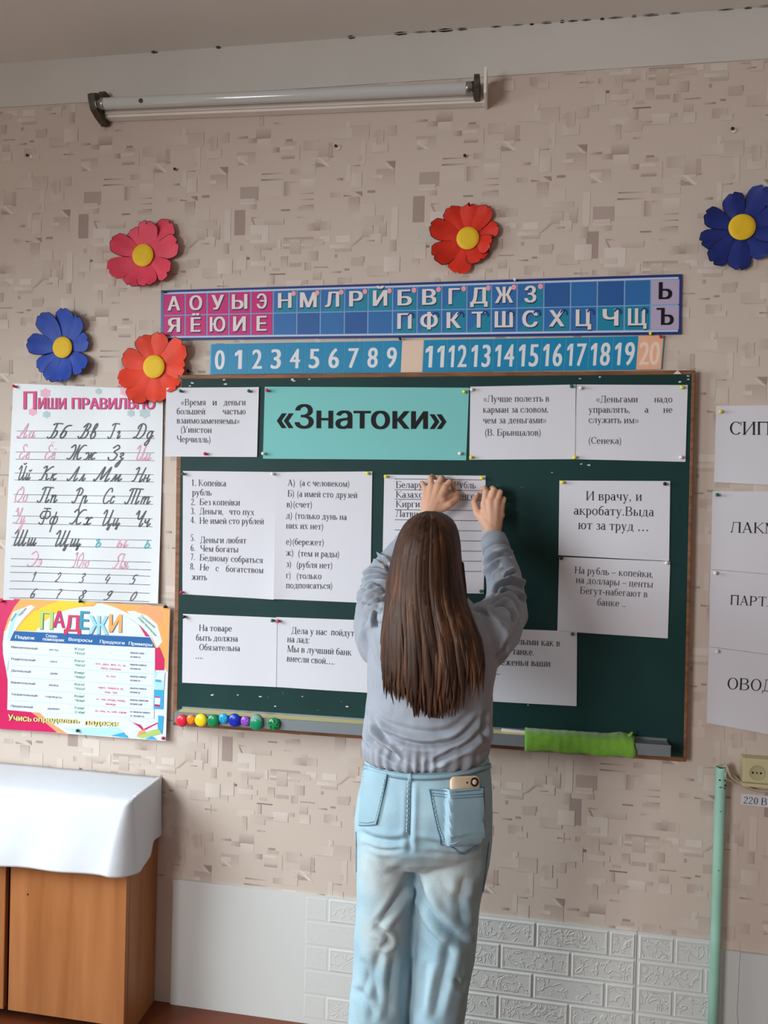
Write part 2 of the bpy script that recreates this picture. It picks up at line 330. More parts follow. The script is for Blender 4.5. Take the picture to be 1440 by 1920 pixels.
# handwriting: strokes with x-height 1, capitals 2
_i = [(0, 1), (0, .25), (.12, 0), (.34, .4)]
_o = [(.5, .85), (.3, 1), (.05, .7), (.05, .3), (.25, 0), (.5, .3), (.5, .85)]
def sh(st, dx, dy=0, k=1): return [[(x*k+dx, y*k+dy) for x, y in s] for s in st]
HW = {
 'а': (.95, [_o]+sh([_i], .52)), 'б': (.8, [_o, [(.05, .5), (.15, 1.4), (.4, 1.7), (.75, 1.75)]]), 'в': (.8, [[(0, .4), (.3, 1.6), (.2, 2), (.05, 1.6), (.1, .2), (.35, 0), (.55, .4), (.35, .9), (.15, .8)]]),
 'г': (.6, [[(0, .75), (.15, 1), (.3, .8), (.2, .2), (.35, 0), (.55, .35)]]), 'д': (.9, [_o, [(.52, 1), (.52, -.5), (.3, -.95), (.15, -.6), (.8, .4)]]), 'е': (.65, [[(0, .4), (.45, .65), (.35, 1), (.1, .8), (.08, .25), (.3, 0), (.6, .35)]]),
 'ж': (1.4, [[(.05, .8), (.25, 1), (.45, .6), (.35, .1), (.1, .1)], [(.65, 1), (.65, 0)], [(1.2, .9), (1, 1), (.85, .6), (.95, .1), (1.3, .25)]]), 'з': (.7, [[(.05, .8), (.3, 1), (.4, .7), (.15, .5), (.42, .2), (.35, -.6), (.15, -.9), (.1, -.5), (.6, .3)]]),
 'и': (1., [_i]+sh([_i], .42)), 'й': (1., [_i]+sh([_i], .42)+[[(.2, 1.4), (.4, 1.25), (.65, 1.45)]]), 'к': (.8, [[(0, 1), (0, 0)], [(.5, .95), (.3, .9), (.05, .5), (.3, .3), (.4, 0), (.65, .3)]]),
 'л': (.9, [[(0, .1), (.15, .15), (.4, 1)]]+sh([_i], .42)), 'м': (1.2, [[(0, .1), (.1, .1), (.3, 1), (.42, .1), (.75, 1)]]+sh([_i], .75)), 'н': (.9, [[(0, 1), (0, 0)], [(0, .5), (.45, .55)]]+sh([_i], .45)), 'о': (.7, [_o]),
 'п': (.95, [[(0, .8), (.1, 1), (.1, 0)], [(.1, .6), (.35, 1), (.5, .85)]]+sh([_i], .52)), 'р': (.9, [[(.1, 1), (.1, -1)], [(.1, .6), (.35, 1), (.5, .85)]]+sh([_i], .52)), 'с': (.6, [[(.45, .8), (.25, 1), (.03, .6), (.1, .1), (.35, .05), (.55, .35)]]),
 'т': (1.3, [[(.1, 1), (.1, 0)], [(.1, .6), (.3, 1), (.45, .8), (.45, 0)], [(.45, .6), (.7, 1), (.85, .85)]]+sh([_i], .87)), 'у': (.9, [_i[:3]+[(.3, .3), (.42, 1)], [(.42, 1), (.4, -.6), (.2, -.95), (.1, -.6), (.7, .4)]]), 'ф': (1.2, [_o]+sh([_o], .5)+[[(.55, 1.6), (.55, -1)]]),
 'х': (.9, [[(.05, .8), (.25, 1), (.42, .6), (.3, .05), (.05, .15)], [(.8, .9), (.6, 1), (.42, .6), (.5, .1), (.85, .25)]]), 'ц': (1.05, [_i]+sh([_i], .42)+[[(.7, .2), (.7, -.4), (.55, -.3), (.9, .3)]]), 'ч': (.85, [[(0, .9), (.05, .55), (.25, .5), (.45, .8)]]+sh([_i], .45)),
 'ш': (1.4, [_i]+sh([_i], .4)+sh([_i], .8)), 'щ': (1.45, [_i]+sh([_i], .4)+sh([_i], .8)+[[(1.1, .2), (1.1, -.4), (.95, -.3), (1.3, .3)]]), 'ъ': (.8, [[(0, .8), (.15, 1), (.25, .9), (.22, .1), (.45, 0), (.6, .35), (.4, .55), (.24, .4)]]), 'ы': (1.1, [[(0, 1), (0, .1), (.2, 0), (.38, .3), (.2, .55), (0, .4)]]+sh([_i], .65)), 'ь': (.6, [[(0, 1), (0, .1), (.2, 0), (.38, .3), (.2, .55), (0, .4)]]),
 'э': (.7, [[(.05, .8), (.25, 1), (.48, .5), (.25, 0), (.02, .2)], [(.15, .5), (.48, .5)]]), 'ю': (1.15, [[(0, 1), (0, 0)], [(0, .5), (.4, .5)]]+sh([_o], .4)), 'я': (.85, [[(0, .05), (.15, .15), (.45, .5)], [(.48, .5), (.2, .55), (.1, .8), (.3, 1), (.48, .95)]]+sh([_i], .48)), 'ё': (.65, [[(0, .4), (.45, .65), (.35, 1), (.1, .8), (.08, .25), (.3, 0), (.6, .35)], [(.15, 1.4), (.2, 1.4)], [(.4, 1.4), (.45, 1.4)]]),
 'А': (1.5, [[(0, .3), (.1, 0), (.4, .4), (.9, 2), (.9, .2), (1.05, 0), (1.3, .4)], [(.3, .7), (1, .7)]]), 'Б': (1.3, [[(.5, 1.9), (.45, .3), (.2, 0), (0, .2)], [(.5, .9), (.8, 1), (.9, .5), (.7, 0), (.4, .15)], [(.1, 1.8), (.4, 2), (1.1, 1.95)]]), 'В': (1.3, [[(0, .3), (.2, 0), (.45, .4), (.55, 1.9)], [(.2, 1.5), (.5, 2), (.9, 1.8), (.8, 1.2), (.5, 1.05), (.95, .9), (.9, .2), (.5, 0), (.3, .2)]]),
 'Г': (1.2, [[(.55, 1.9), (.5, .3), (.25, 0), (.02, .25)], [(.1, 1.75), (.4, 2), (1.15, 1.95)]]), 'Д': (1.7, [[(.6, 1.9), (.5, .4), (.1, .1), (.4, .15), (.9, 0), (1.3, .6), (1.2, 1.6), (.7, 2), (.3, 1.7), (.3, 1.3)]]), 'Е': (1.1, [[(.9, 1.7), (.6, 2), (.3, 1.6), (.6, 1.1), (.15, .7), (.25, .1), (.6, 0), (1, .5)]]), 'Ж': (1.9, [[(.1, 1.6), (.4, 2), (.65, 1.2), (.5, .2), (.1, .2)], [(.9, 2), (.9, 0)], [(1.7, 1.9), (1.35, 1.9), (1.1, 1.1), (1.3, .1), (1.7, .3)]]),
 'З': (1.1, [[(.1, 1.6), (.5, 2), (.8, 1.6), (.4, 1.1), (.9, .7), (.7, .05), (.2, .05), (0, .4)]]), 'И': (1.6, [[(0, 1.5), (.25, 2), (.4, 1.6), (.4, .3), (.6, 0), (1, .6), (1.1, 2)], [(1.1, 2), (1.1, .25), (1.25, 0), (1.5, .4)]]), 'К': (1.5, [[(.1, 1.7), (.35, 2), (.5, 1.7), (.4, .2), (.1, .1)], [(1.3, 1.95), (1, 1.8), (.5, 1.05), (.85, .8), (1, .1), (1.35, .3)]]), 'Л': (1.5, [[(0, .3), (.15, 0), (.45, .4), (.9, 2), (.9, .2), (1.05, 0), (1.3, .4)]]),
 'М': (1.9, [[(0, .3), (.1, 0), (.3, .4), (.6, 2), (.75, .2), (1.3, 2), (1.3, .2), (1.45, 0), (1.7, .4)]]), 'Н': (1.6, [[(.1, 1.7), (.35, 2), (.5, 1.7), (.4, .2), (.1, .1)], [(.4, 1), (1.2, 1.1)], [(1.3, 2), (1.15, .2), (1.3, 0), (1.5, .4)]]), 'О': (1.3, [[(.7, 2), (.2, 1.5), (.1, .6), (.5, 0), (1, .6), (1.05, 1.5), (.7, 2), (.5, 1.6)]]), 'П': (1.6, [[(.5, 1.9), (.45, .3), (.2, 0), (0, .25)], [(1.1, 1.9), (1.1, .25), (1.25, 0), (1.5, .4)], [(.1, 1.7), (.4, 2), (1.5, 1.95)]]),
 'Р': (1.2, [[(.5, 1.9), (.45, .3), (.2, 0), (0, .25)], [(.1, 1.6), (.5, 2), (1, 1.7), (.9, 1.1), (.5, 1)]]), 'С': (1.1, [[(.95, 1.5), (.85, 1.95), (.45, 1.9), (.1, 1), (.2, .2), (.6, 0), (1, .4)]]), 'Т': (2., [[(.5, 1.9), (.45, .3), (.2, 0), (0, .25)], [(.95, 1.9), (.95, 0)], [(1.45, 1.9), (1.45, .25), (1.6, 0), (1.85, .4)], [(.1, 1.7), (.4, 2), (1.8, 1.95)]]), 'У': (1.3, [[(.1, 1.5), (.3, 2), (.45, 1.5), (.6, 1.1), (.9, 1.4), (1.05, 2), (.9, .6), (.5, 0), (.2, .2)]]), 'Ф': (1.7, [[(.8, 2), (.8, .2), (.5, 0), (.2, .2)], [(.8, 1.6), (.3, 1.6), (.1, 1), (.5, .7), (.8, .9), (1.2, .7), (1.5, 1.1), (1.3, 1.6), (.8, 1.6)], [(.3, 2), (1.3, 2)]]),
 'Х': (1.6, [[(.1, 1.6), (.4, 2), (.7, 1.2), (.5, .2), (.1, .2)], [(1.4, 1.9), (1, 1.9), (.7, 1.1), (.95, .1), (1.4, .3)]]), 'Ц': (1.7, [[(0, 1.5), (.25, 2), (.4, 1.6), (.4, .3), (.6, 0), (1, .6), (1.1, 2)], [(1.1, 2), (1.1, .25), (1.25, 0), (1.4, .2), (1.4, -.5), (1.2, -.4), (1.6, .3)]]), 'Ч': (1.4, [[(.1, 1.5), (.3, 2), (.4, 1.5), (.5, 1), (.8, 1), (1.1, 2)], [(1.1, 2), (1, .25), (1.15, 0), (1.35, .4)]]), 'Ш': (2.1, [[(0, 1.5), (.25, 2), (.4, 1.6), (.4, .3), (.55, 0), (.9, .6), (.95, 2)], [(.95, 2), (.95, .3), (1.1, 0), (1.4, .6), (1.5, 2)], [(1.5, 2), (1.5, .25), (1.65, 0), (1.9, .4)]]), 'Щ': (2.2, [[(0, 1.5), (.25, 2), (.4, 1.6), (.4, .3), (.55, 0), (.9, .6), (.95, 2)], [(.95, 2), (.95, .3), (1.1, 0), (1.4, .6), (1.5, 2)], [(1.5, 2), (1.5, .25), (1.65, 0), (1.8, .2), (1.8, -.5), (1.6, -.4), (2, .3)]]),
 'Э': (1.2, [[(.1, 1.6), (.5, 2), (1, 1.4), (.9, .4), (.4, 0), (.05, .3)], [(.4, 1), (1, 1)]]), 'Ю': (1.9, [[(.1, 1.7), (.35, 2), (.45, 1.7), (.4, .2), (.1, .1)], [(.4, 1), (.9, 1)], [(1.3, 2), (.9, 1.4), (.9, .5), (1.2, 0), (1.6, .6), (1.6, 1.5), (1.3, 2)]]), 'Я': (1.4, [[(0, .2), (.2, 0), (.6, .9)], [(1.05, 1), (.5, 1.1), (.3, 1.6), (.6, 2), (1.1, 1.9)], [(1.1, 2), (1.05, .2), (1.2, 0), (1.4, .4)]]),
}
HW['Ё'] = (1.1, HW['Е'][1]+[[(.5, 2.3), (.55, 2.3)], [(.8, 2.3), (.85, 2.3)]]); HW['Й'] = (1.6, HW['И'][1]+[[(.5, 2.35), (.7, 2.2), (1, 2.4)]])
_dg = {'1': [[(.1, 1.3), (.45, 2), (.35, 0)]], '2': [[(.1, 1.5), (.4, 2), (.7, 1.6), (.5, .8), (0, .05), (.35, .1), (.7, 0)]], '3': [[(.1, 1.7), (.4, 2), (.65, 1.6), (.3, 1.1), (.65, .6), (.4, 0), (.05, .2)]], '4': [[(.3, 2), (.05, .8), (.7, .8)], [(.65, 1.4), (.5, 0)]], '5': [[(.75, 2), (.3, 1.9), (.2, 1.1), (.6, 1.1), (.6, .3), (.3, 0), (.02, .2)]], '6': [[(.65, 1.8), (.3, 1.9), (.05, .8), (.25, 0), (.6, .4), (.4, .95), (.1, .6)]], '7': [[(.1, 1.8), (.3, 2), (.75, 1.9), (.4, 1), (.3, 0)], [(.2, 1), (.6, 1)]], '8': [[(.6, 1.7), (.35, 2), (.15, 1.6), (.6, .6), (.35, 0), (.05, .5), (.5, 1.3), (.6, 1.7)]], '9': [[(.65, 1.5), (.4, 1), (.12, 1.3), (.3, 1.95), (.6, 1.8), (.55, .5), (.2, 0), (.02, .2)]], '0': [[(.4, 2), (.08, 1.2), (.15, .3), (.35, 0), (.65, .6), (.65, 1.5), (.4, 2)]]}
for k_, v_ in _dg.items(): HW[k_] = (.8, v_)
def cursive(t, w=.13, slant=.38):
    x = 0; out = []
    for ch in t:
        a, st = HW[ch]
        for s_ in st: out += ribbon(smooth_line([(px+x+py*slant, py) for px, py in s_]), w)
        x += a+.08
    return out, x, 2.0

# ---------------------------------------------------------------- sheets of paper with their print
class Sheet:
    """a sheet lying in a plane y = const near the wall, four corners as seen in the photograph (tl, tr, br, bl)"""
    def __init__(s, corners, y, paper, bulge=None, thick=.0006, grid=14):
        s.mb = MB(); s.y = y; s.q = [at(px, py, y) for px, py in corners]; s.bulge = bulge; s.grid = grid
        xs = [p[0] for p in s.q]; zs = [p[2] for p in s.q]; s.bx = (min(xs), max(xs)); s.bz = (min(zs), max(zs))
        n = grid; fr = [[s.U(i/n, j/n, 0) for i in range(n+1)] for j in range(n+1)]
        bk = [[p+np.array([0, thick, 0]) for p in r] for r in fr]
        v = [p for r in fr for p in r]+[p for r in bk for p in r]; N = (n+1)**2; f = []
        ix = lambda i, j: j*(n+1)+i
        for j in range(n):
            for i in range(n):
                a = (ix(i, j), ix(i+1, j), ix(i+1, j+1), ix(i, j+1)); f.append(a); f.append(tuple(N+k for k in reversed(a)))
        s.mb.mesh(v, f, paper, True)
        for i in range(n):
            for a, b in ((ix(i, 0), ix(i+1, 0)), (ix(i+1, n), ix(i, n)), (ix(0, i+1), ix(0, i)), (ix(n, i), ix(n, i+1))): s.mb.poly([v[a], v[a+N], v[b+N], v[b]], paper)
    def off(s, p, layer):
        u = (p[0]-s.bx[0])/(s.bx[1]-s.bx[0]); v = (s.bz[1]-p[2])/(s.bz[1]-s.bz[0])
        return np.array([p[0], s.y-(s.gb(u, v) if s.bulge else 0)-layer*.00018-(.0004 if layer else 0), p[2]])
    def gb(s, u, v):
        n = s.grid; x, y = min(max(u, 0), 1)*n, min(max(v, 0), 1)*n; i, j = min(int(x), n-1), min(int(y), n-1); a, b = x-i, y-j; h = lambda i, j: s.bulge(i/n, j/n)
        return (h(i, j)*(1-a)+h(i+1, j)*a)*(1-b)+(h(i, j+1)*(1-a)+h(i+1, j+1)*a)*b
    def U(s, u, v, layer=1):
        a, b, c, d = s.q
        return s.off((a*(1-u)+b*u)*(1-v)+(d*(1-u)+c*u)*v, layer)
    def P(s, px, py, layer=1): return s.off(at(px, py, s.y), layer)
    def ppoly(s, pts, mt, layer=1): s.mb.poly([s.P(a, b, layer) for a, b in pts], mt)
    def upoly(s, pts, mt, layer=1): s.mb.poly([s.U(a, b, layer) for a, b in pts], mt)
    def band(s, u0, u1, v0, v1, mt, layer=1, n=28):
        for i in range(n): a, b = u0+(u1-u0)*i/n, u0+(u1-u0)*(i+1)/n; s.upoly([(a, v0), (b, v0), (b, v1), (a, v1)], mt, layer)
    def text(s, face, x0, y0, x1, y1, cap, mt, layer=2):
        """set a line of lettering on the baseline (x0,y0)-(x1,y1) with this cap height (photo pixels)"""
        polys, w, c = face; d = np.array([x1-x0, y1-y0], float); d /= max(w, 1e-6)
        n = np.array([d[1], -d[0]]); n = n/np.linalg.norm(n)*cap/c
        for q in polys:
            s.mb.poly([s.P(x0+d[0]*a+n[0]*b, y0+d[1]*a+n[1]*b, layer) for a, b in q], mt)
    def line(s, x0, y0, x1, y1, w, mt, layer=1):
        d = np.array([x1-x0, y1-y0], float); n = np.array([-d[1], d[0]])/np.linalg.norm(d)*w/2; k = 6
        for i in range(k):
            a = np.array([x0, y0])+d*i/k; b = np.array([x0, y0])+d*(i+1)/k
            s.ppoly([a-n, b-n, b+n, a+n], mt, layer)
    def utext(s, face, u0, u1, v, vcap, mt, layer=2):
        polys, w, c = face
        for q in polys: s.mb.poly([s.U(u0+(u1-u0)*a/w, v-vcap*b/c, layer) for a, b in q], mt)
    def done(s, name, label, cat, group=None):
        return tag(s.mb.build(name, recalc=False), label, cat, group)

# ---------------------------------------------------------------- the room
CEIL, BANDZ, PANZ = 2.917, 2.779, 0.388
wallpaper = attr_mat('wallpaper', 'print', 0.75, 0.08, 400)
whitewash = mat('whitewash', (202, 199, 194), 0.8, var=.04, vscale=3, bump=.15, bscale=30)
WPB, WPD, WPL = (0.59, 0.50, 0.435), (0.265, 0.185, 0.17), (0.70, 0.64, 0.585)
w = MB(); X0, X1 = -2.35, 3.2
for i in range(12):
    xa, xb = X0+(X1-X0)*i/12, X0+(X1-X0)*(i+1)/12
    w.poly([(xa, 0, 0), (xb, 0, 0), (xb, 0, BANDZ), (xa, 0, BANDZ)], wallpaper, [WPB]*4)
    w.poly([(xa, -.004, BANDZ), (xb, -.004, BANDZ), (xb, -.004, CEIL), (xa, -.004, CEIL)], whitewash)
    w.poly([(xa, 0, BANDZ), (xb, 0, BANDZ), (xb, -.004, BANDZ), (xa, -.004, BANDZ)], whitewash)
# one repeat of the printed pattern: x0, y0, x1, y1, strength (+ dark, - pale), side that fades out
PAT = [(170,100,300,185,.5,'u'),(90,175,180,218,.5,'l'),(185,185,300,270,-.4,'d'),(430,200,490,218,.6,''),(420,220,520,250,.2,''),(310,262,378,305,.6,'l'),(395,330,510,362,.7,'u'),(385,262,500,285,-.4,''),
 (550,250,556,380,.3,''),(10,290,170,390,.25,'d'),(230,474,420,484,.9,'r'),(225,522,420,534,.95,'r'),(210,540,410,660,-.15,''),(425,548,530,562,.6,'r'),(425,548,480,668,.5,'r'),(560,535,690,620,-.45,'d'),(560,650,680,658,.7,'l'),(560,698,680,708,.7,'l'),
 (560,748,680,759,.75,'l'),(550,762,680,800,.3,'d'),(545,840,600,856,.3,'r'),(45,580,205,695,.38,''),(45,700,180,725,-.4,''),(120,725,190,770,.35,'l'),(0,770,92,980,.55,''),(145,832,215,844,.6,'r'),(140,900,300,1050,-.45,''),(200,1060,335,1112,.4,'l'),
 (55,1068,85,1110,.5,'r'),(45,1165,140,1186,1.05,''),(320,1308,455,1318,1.1,''),(340,1260,400,1285,.2,''),(485,1222,590,1255,.3,''),(615,1220,670,1285,.45,'r'),(430,1012,685,1068,.45,'d'),(430,1070,680,1081,-.7,''),(430,1085,680,1106,.35,'r'),(695,865,742,962,.55,'u'),
 (620,900,695,962,.4,'l'),(742,890,830,960,.3,'r'),(740,1010,830,1055,-.4,''),(880,1010,1000,1065,-.5,''),(820,655,900,695,.3,'r'),(1130,650,1195,670,.6,''),(855,192,915,215,.5,''),(1150,175,1225,215,.3,'l'),(720,245,830,370,.28,''),(1200,480,1350,610,.28,'d'),
 (950,430,990,570,-.3,''),(1065,200,1110,430,-.2,''),(870,1085,1010,1140,.25,'u'),(870,1160,890,1190,.4,''),(1090,1185,1120,1230,.4,''),(1010,1190,1110,1260,.2,''),(955,1280,995,1296,.7,''),(1320,1060,1378,1150,.4,'l'),(1335,790,1390,1050,-.3,''),(560,380,690,500,-.1,''),
 (1020,760,1200,900,-.12,''),(690,1300,760,1390,.4,'u'),(900,1350,1010,1420,.3,'r'),(150,1380,300,1440,-.25,''),(1180,1330,1290,1350,.35,'r')]
PTR = [([(930,675),(1010,690),(935,692)],.7),([(1025,655),(1085,655),(1090,695)],.65),([(955,172),(1040,210),(962,208)],.65),([(1055,172),(1110,172),(1108,192)],.6),([(695,400),(790,440),(690,442)],.45),([(1280,420),(1355,420),(1350,482)],.65),
 ([(700,360),(725,360),(822,440),(780,440)],-.6),([(1255,430),(1290,440),(1350,490),(1320,485)],-.5),([(1040,1085),(1010,1095),(1180,930),(1190,950)],.28),([(0,330),(30,330),(130,400),(90,400)],-.5),([(145,850),(158,850),(182,900),(172,900)],.5),([(30,375),(80,392),(20,398)],.35)]
_rs = random.Random(5)
for _ in range(46):
    x_, y_, w_, h_ = _rs.uniform(0, 1340), _rs.uniform(0, 1460), _rs.choice([40, 60, 90, 130, 170]), _rs.choice([30, 45, 80, 120]); PAT.append((x_, y_, x_+w_, y_+h_, _rs.choice([.14, .2, .26, .34, -.25, -.4, -.5]), _rs.choice(['u', 'd', 'l', 'r', 'r', 'u'])))
for _ in range(12):
    x_, y_, w_ = _rs.uniform(0, 1340), _rs.uniform(0, 1460), _rs.uniform(50, 130); PAT.append((x_, y_, x_+w_, y_+_rs.choice([8, 12, 18]), _rs.uniform(.5, .9), _rs.choice(['', 'l', 'r'])))
def mixc(k):
    k *= 1.2 if abs(k) < .7 else 1.0
    return tuple(b+(t-b)*min(abs(k), 1.05) for b, t in zip(WPB, WPD if k > 0 else WPL))
anch = [at(195, 337), at(491, 327), at(830, 298), at(1159, 362)]
dxs = .515
strips = [(anch[0][0]-dxs*k, anch[0][2]-.11*k) for k in (3, 2, 1)]+[(a[0], a[2]) for a in anch]+[(anch[3][0]+dxs*k, anch[3][2]+.07*k) for k in range(1, 5)]
for si, (ax, az) in enumerate(strips):
    for rep in range(-1, 5):
        for k, (x0, y0, x1, y1, st, fd) in enumerate(PAT):
            q = [(ax+(x-230)/2790, az-rep*.53-(y-480)/2790) for x, y in ((x0, y0), (x1, y0), (x1, y1), (x0, y1))]
            if q[3][1] > BANDZ or q[0][1] < PANZ-.02: continue
            q = [(a, min(b, BANDZ)) for a, b in q]
            s4 = [st]*4
            for c_, idx in (('u', (0, 1)), ('d', (2, 3)), ('l', (0, 3)), ('r', (1, 2))):
                if c_ in fd:
                    for i in idx: s4[i] = st*.08
            w.poly([(a, -.0003-k*8e-6, b) for a, b in q], wallpaper, [mixc(s) for s in s4])
        for k, (pp, st) in enumerate(PTR):
            q = [(ax+(x-230)/2790, az-rep*.53-(y-480)/2790) for x, y in pp]
            if max(b for a, b in q) > BANDZ or q[0][1] < PANZ-.02: continue
            w.poly([(a, -.0009-k*8e-6, b) for a, b in q], wallpaper, [mixc(st)]*len(q))
struct(w.build('wall_front', attr='print', recalc=False))

ceilm = mat('ceiling_paint', (222, 219, 212), 0.85, var=.04, vscale=2, bump=.15, bscale=25)
dark_line = mat('crack_dark', (38, 33, 28), 0.9)
c = MB(); c.box(X0, X1, -6, .15, CEIL, CEIL+.1, ceilm)
random.seed(3); x = -1.45
while x < .75:                                                     # the broken crack along the joint of ceiling and wall
    L = random.uniform(.012, .05); dens = .75 if x > -.35 else .35
    if random.random() < dens:
        t = random.uniform(.0008, .003); yy = -.005-random.uniform(0, .006)
        c.poly([(x, yy, CEIL-.0004), (x+L*.5, yy-t*1.8, CEIL-.0004), (x+L, yy-.001, CEIL-.0004), (x+L*.5, yy+.001, CEIL-.0004)], dark_line)
        c.poly([(x, -.0046, CEIL-.0001), (x+L, -.0046, CEIL-.0001), (x+L, -.0046, CEIL-t), (x+L*.4, -.0046, CEIL-t*1.6)], dark_line)
    x += L+random.uniform(.0, .03)
struct(c.build('ceiling', recalc=False))

fl = bpy.data.materials.new('floor_boards'); fl.use_nodes = True; nt = fl.node_tree; b = nt.nodes['Principled BSDF']
tc = nt.nodes.new('ShaderNodeTexCoord'); mp = nt.nodes.new('ShaderNodeMapping'); mp.inputs['Rotation'].default_value = (0, 0, 0)
br = nt.nodes.new('ShaderNodeTexBrick'); br.inputs['Color1'].default_value = (*lin((124, 64, 38)), 1); br.inputs['Color2'].default_value = (*lin((108, 54, 32)), 1); br.inputs['Mortar'].default_value = (.004, .002, .001, 1)
br.inputs['Scale'].default_value = 1; br.inputs['Brick Width'].default_value = 3.0; br.inputs['Row Height'].default_value = .12; br.inputs['Mortar Size'].default_value = .003
nt.links.new(tc.outputs['Object'], mp.inputs[0]); nt.links.new(mp.outputs[0], br.inputs['Vector']); nt.links.new(br.outputs['Color'], b.inputs['Base Color']); b.inputs['Roughness'].default_value = .35
f = MB(); f.poly([(X0, -6, 0), (X1, -6, 0), (X1, 0, 0), (X0, 0, 0)], fl); struct(f.build('floor', recalc=False))
# side wall with the two windows that light the room (outside the frame)
sw = mat('side_wall_paint', (196, 178, 158), .8)
s = MB(); ZA, ZB = .85, 2.40
ys = [0]+[v for a, b_ in WIN for v in (b_, a)]+[-6]
for a, b_ in ((ys[0], ys[1]), (ys[2], ys[3]), (ys[4], ys[5])): s.box(WX-.2, WX, b_, a, 0, CEIL, sw)
for a, b_ in WIN: s.box(WX-.2, WX, a, b_, 0, ZA, sw); s.box(WX-.2, WX, a, b_, ZB, CEIL, sw)
struct(s.build('wall_left'))
fr = mat('window_frame_white', (225, 225, 222), .5)
for k, (a, b_) in enumerate(WIN):
    g = MB(); t = .05
    g.box(WX-.15, WX-.10, a, a+t, ZA, ZB, fr); g.box(WX-.15, WX-.10, b_-t, b_, ZA, ZB, fr); g.box(WX-.15, WX-.10, a+t, b_-t, ZA, ZA+t, fr); g.box(WX-.15, WX-.10, a+t, b_-t, ZB-t, ZB, fr)
    struct(g.build('window_%d' % (k+1)))
g = MB(); g.box(X1, X1+.1, -6, 0, 0, CEIL, sw); struct(g.build('wall_right'))

# white foam brick panels along the foot of the wall
foam = mat('foam_panel_white', (208, 210, 208), .45, bump=.0)
nt = foam.node_tree; b = nt.nodes['Principled BSDF']; tc = nt.nodes.new('ShaderNodeTexCoord')
n1 = nt.nodes.new('ShaderNodeTexNoise'); n1.inputs['Scale'].default_value = 26; n1.inputs['Detail'].default_value = 2; n1.inputs['Distortion'].default_value = 1.2
nt.links.new(tc.outputs['Object'], n1.inputs['Vector'])
ab = nt.nodes.new('ShaderNodeMath'); ab.operation = 'SUBTRACT'; ab.inputs[1].default_value = .5; nt.links.new(n1.outputs['Fac'], ab.inputs[0])
a2 = nt.nodes.new('ShaderNodeMath'); a2.operation = 'ABSOLUTE'; nt.links.new(ab.outputs[0], a2.inputs[0])
mr = nt.nodes.new('ShaderNodeMapRange'); mr.inputs['From Max'].default_value = .05; mr.inputs['To Min'].default_value = 1; mr.inputs['To Max'].default_value = 0; nt.links.new(a2.outputs[0], mr.inputs['Value'])
va = nt.nodes.new('ShaderNodeAttribute'); va.attribute_name = 'relief'
mu = nt.nodes.new('ShaderNodeMath'); mu.operation = 'MULTIPLY'; nt.links.new(mr.outputs[0], mu.inputs[0]); nt.links.new(va.outputs['Fac'], mu.inputs[1])
bp = nt.nodes.new('ShaderNodeBump'); bp.inputs['Strength'].default_value = .5; bp.inputs['Distance'].default_value = .003
nt.links.new(mu.outputs[0], bp.inputs['Height']); nt.links.new(bp.outputs[0], b.inputs['Normal'])
def foam_panel(name, x0, x1, ztop, joints, plain_to=None, th=.006):
    g = MB(); RH = .0735
    v0 = [(x0, -th, .0), (x1, -th, .0), (x1, -th, ztop), (x0, -th, ztop)]; v1 = [(p[0], 0.0, p[2]) for p in v0]
    z4 = [(0, 0, 0)]*4
    g.poly(v0, foam, z4)
    for i in range(4): j = (i+1) % 4; g.poly([v0[i], v0[j], v1[j], v1[i]], foam, z4)
    k = 0; z = ztop-.004
    while z > .02:
        js = [x0+.002]+[j for j in joints[k % len(joints)] if x0+.01 < j < x1-.01]+[x1-.002]
        zb = max(z-RH, .002)
        for a, c_ in zip(js[:-1], js[1:]):
            if plain_to is not None and c_ < plain_to+.02: continue
            if plain_to is not None: a = max(a, plain_to)
            e = .0025; hh = .0042*(1 if plain_to is None else min(1, .12+max(0, a-plain_to)/.26))
            o = [(a+e, -th, zb+e), (c_-e, -th, zb+e), (c_-e, -th, z-e), (a+e, -th, z-e)]
            t_ = [(a+e*2.4, -th-hh, zb+e*2.4), (c_-e*2.4, -th-hh, zb+e*2.4), (c_-e*2.4, -th-hh, z-e*2.4), (a+e*2.4, -th-hh, z-e*2.4)]
            i_ = [(a+e*4.6, -th-hh*.75, zb+e*4.6), (c_-e*4.6, -th-hh*.75, zb+e*4.6), (c_-e*4.6, -th-hh*.75, z-e*4.6), (a+e*4.6, -th-hh*.75, z-e*4.6)]
            for A, B in ((o, t_), (t_, i_)):
                for q in range(4): r = (q+1) % 4; g.poly([A[q], A[r], B[r], B[q]], foam, z4)
            g.poly(i_, foam, [(hh/.0042,)*3]*4)
        z -= RH; k += 1
    return struct(g.build(name, attr='relief', recalc=True))
jx = lambda l, y=1740: [at(p, y)[0] for p in l]
J = [jx([615, 745, 870, 1005, 1142, 1265]), jx([680, 805, 938, 1070, 1320], 1790), jx([615, 740, 865, 999, 1134, 1262], 1840), jx([680, 800, 934, 1066, 1330], 1890)]
foam_panel('trim_1', at(325, 1700)[0], at(800, 1700)[0], PANZ, J, at(572, 1760)[0])
foam_panel('trim_2', at(802, 1700)[0], at(1193.5, 1760)[0], PANZ, J)
foam_panel('trim_3', at(1194.5, 1760)[0], at(1338, 1780)[0], PANZ, J)
g = MB(); xa = at(1350, 1790)[0]; xm = at(1386, 1800)[0]; xe = xa+.7
foamp = mat('plain_panel_white', (200, 203, 202), .5)
zt = at(1400, 1784)[2]
rag = [(xm+random.uniform(-.004, .004), zt*(1-i/9)) for i in range(10)]
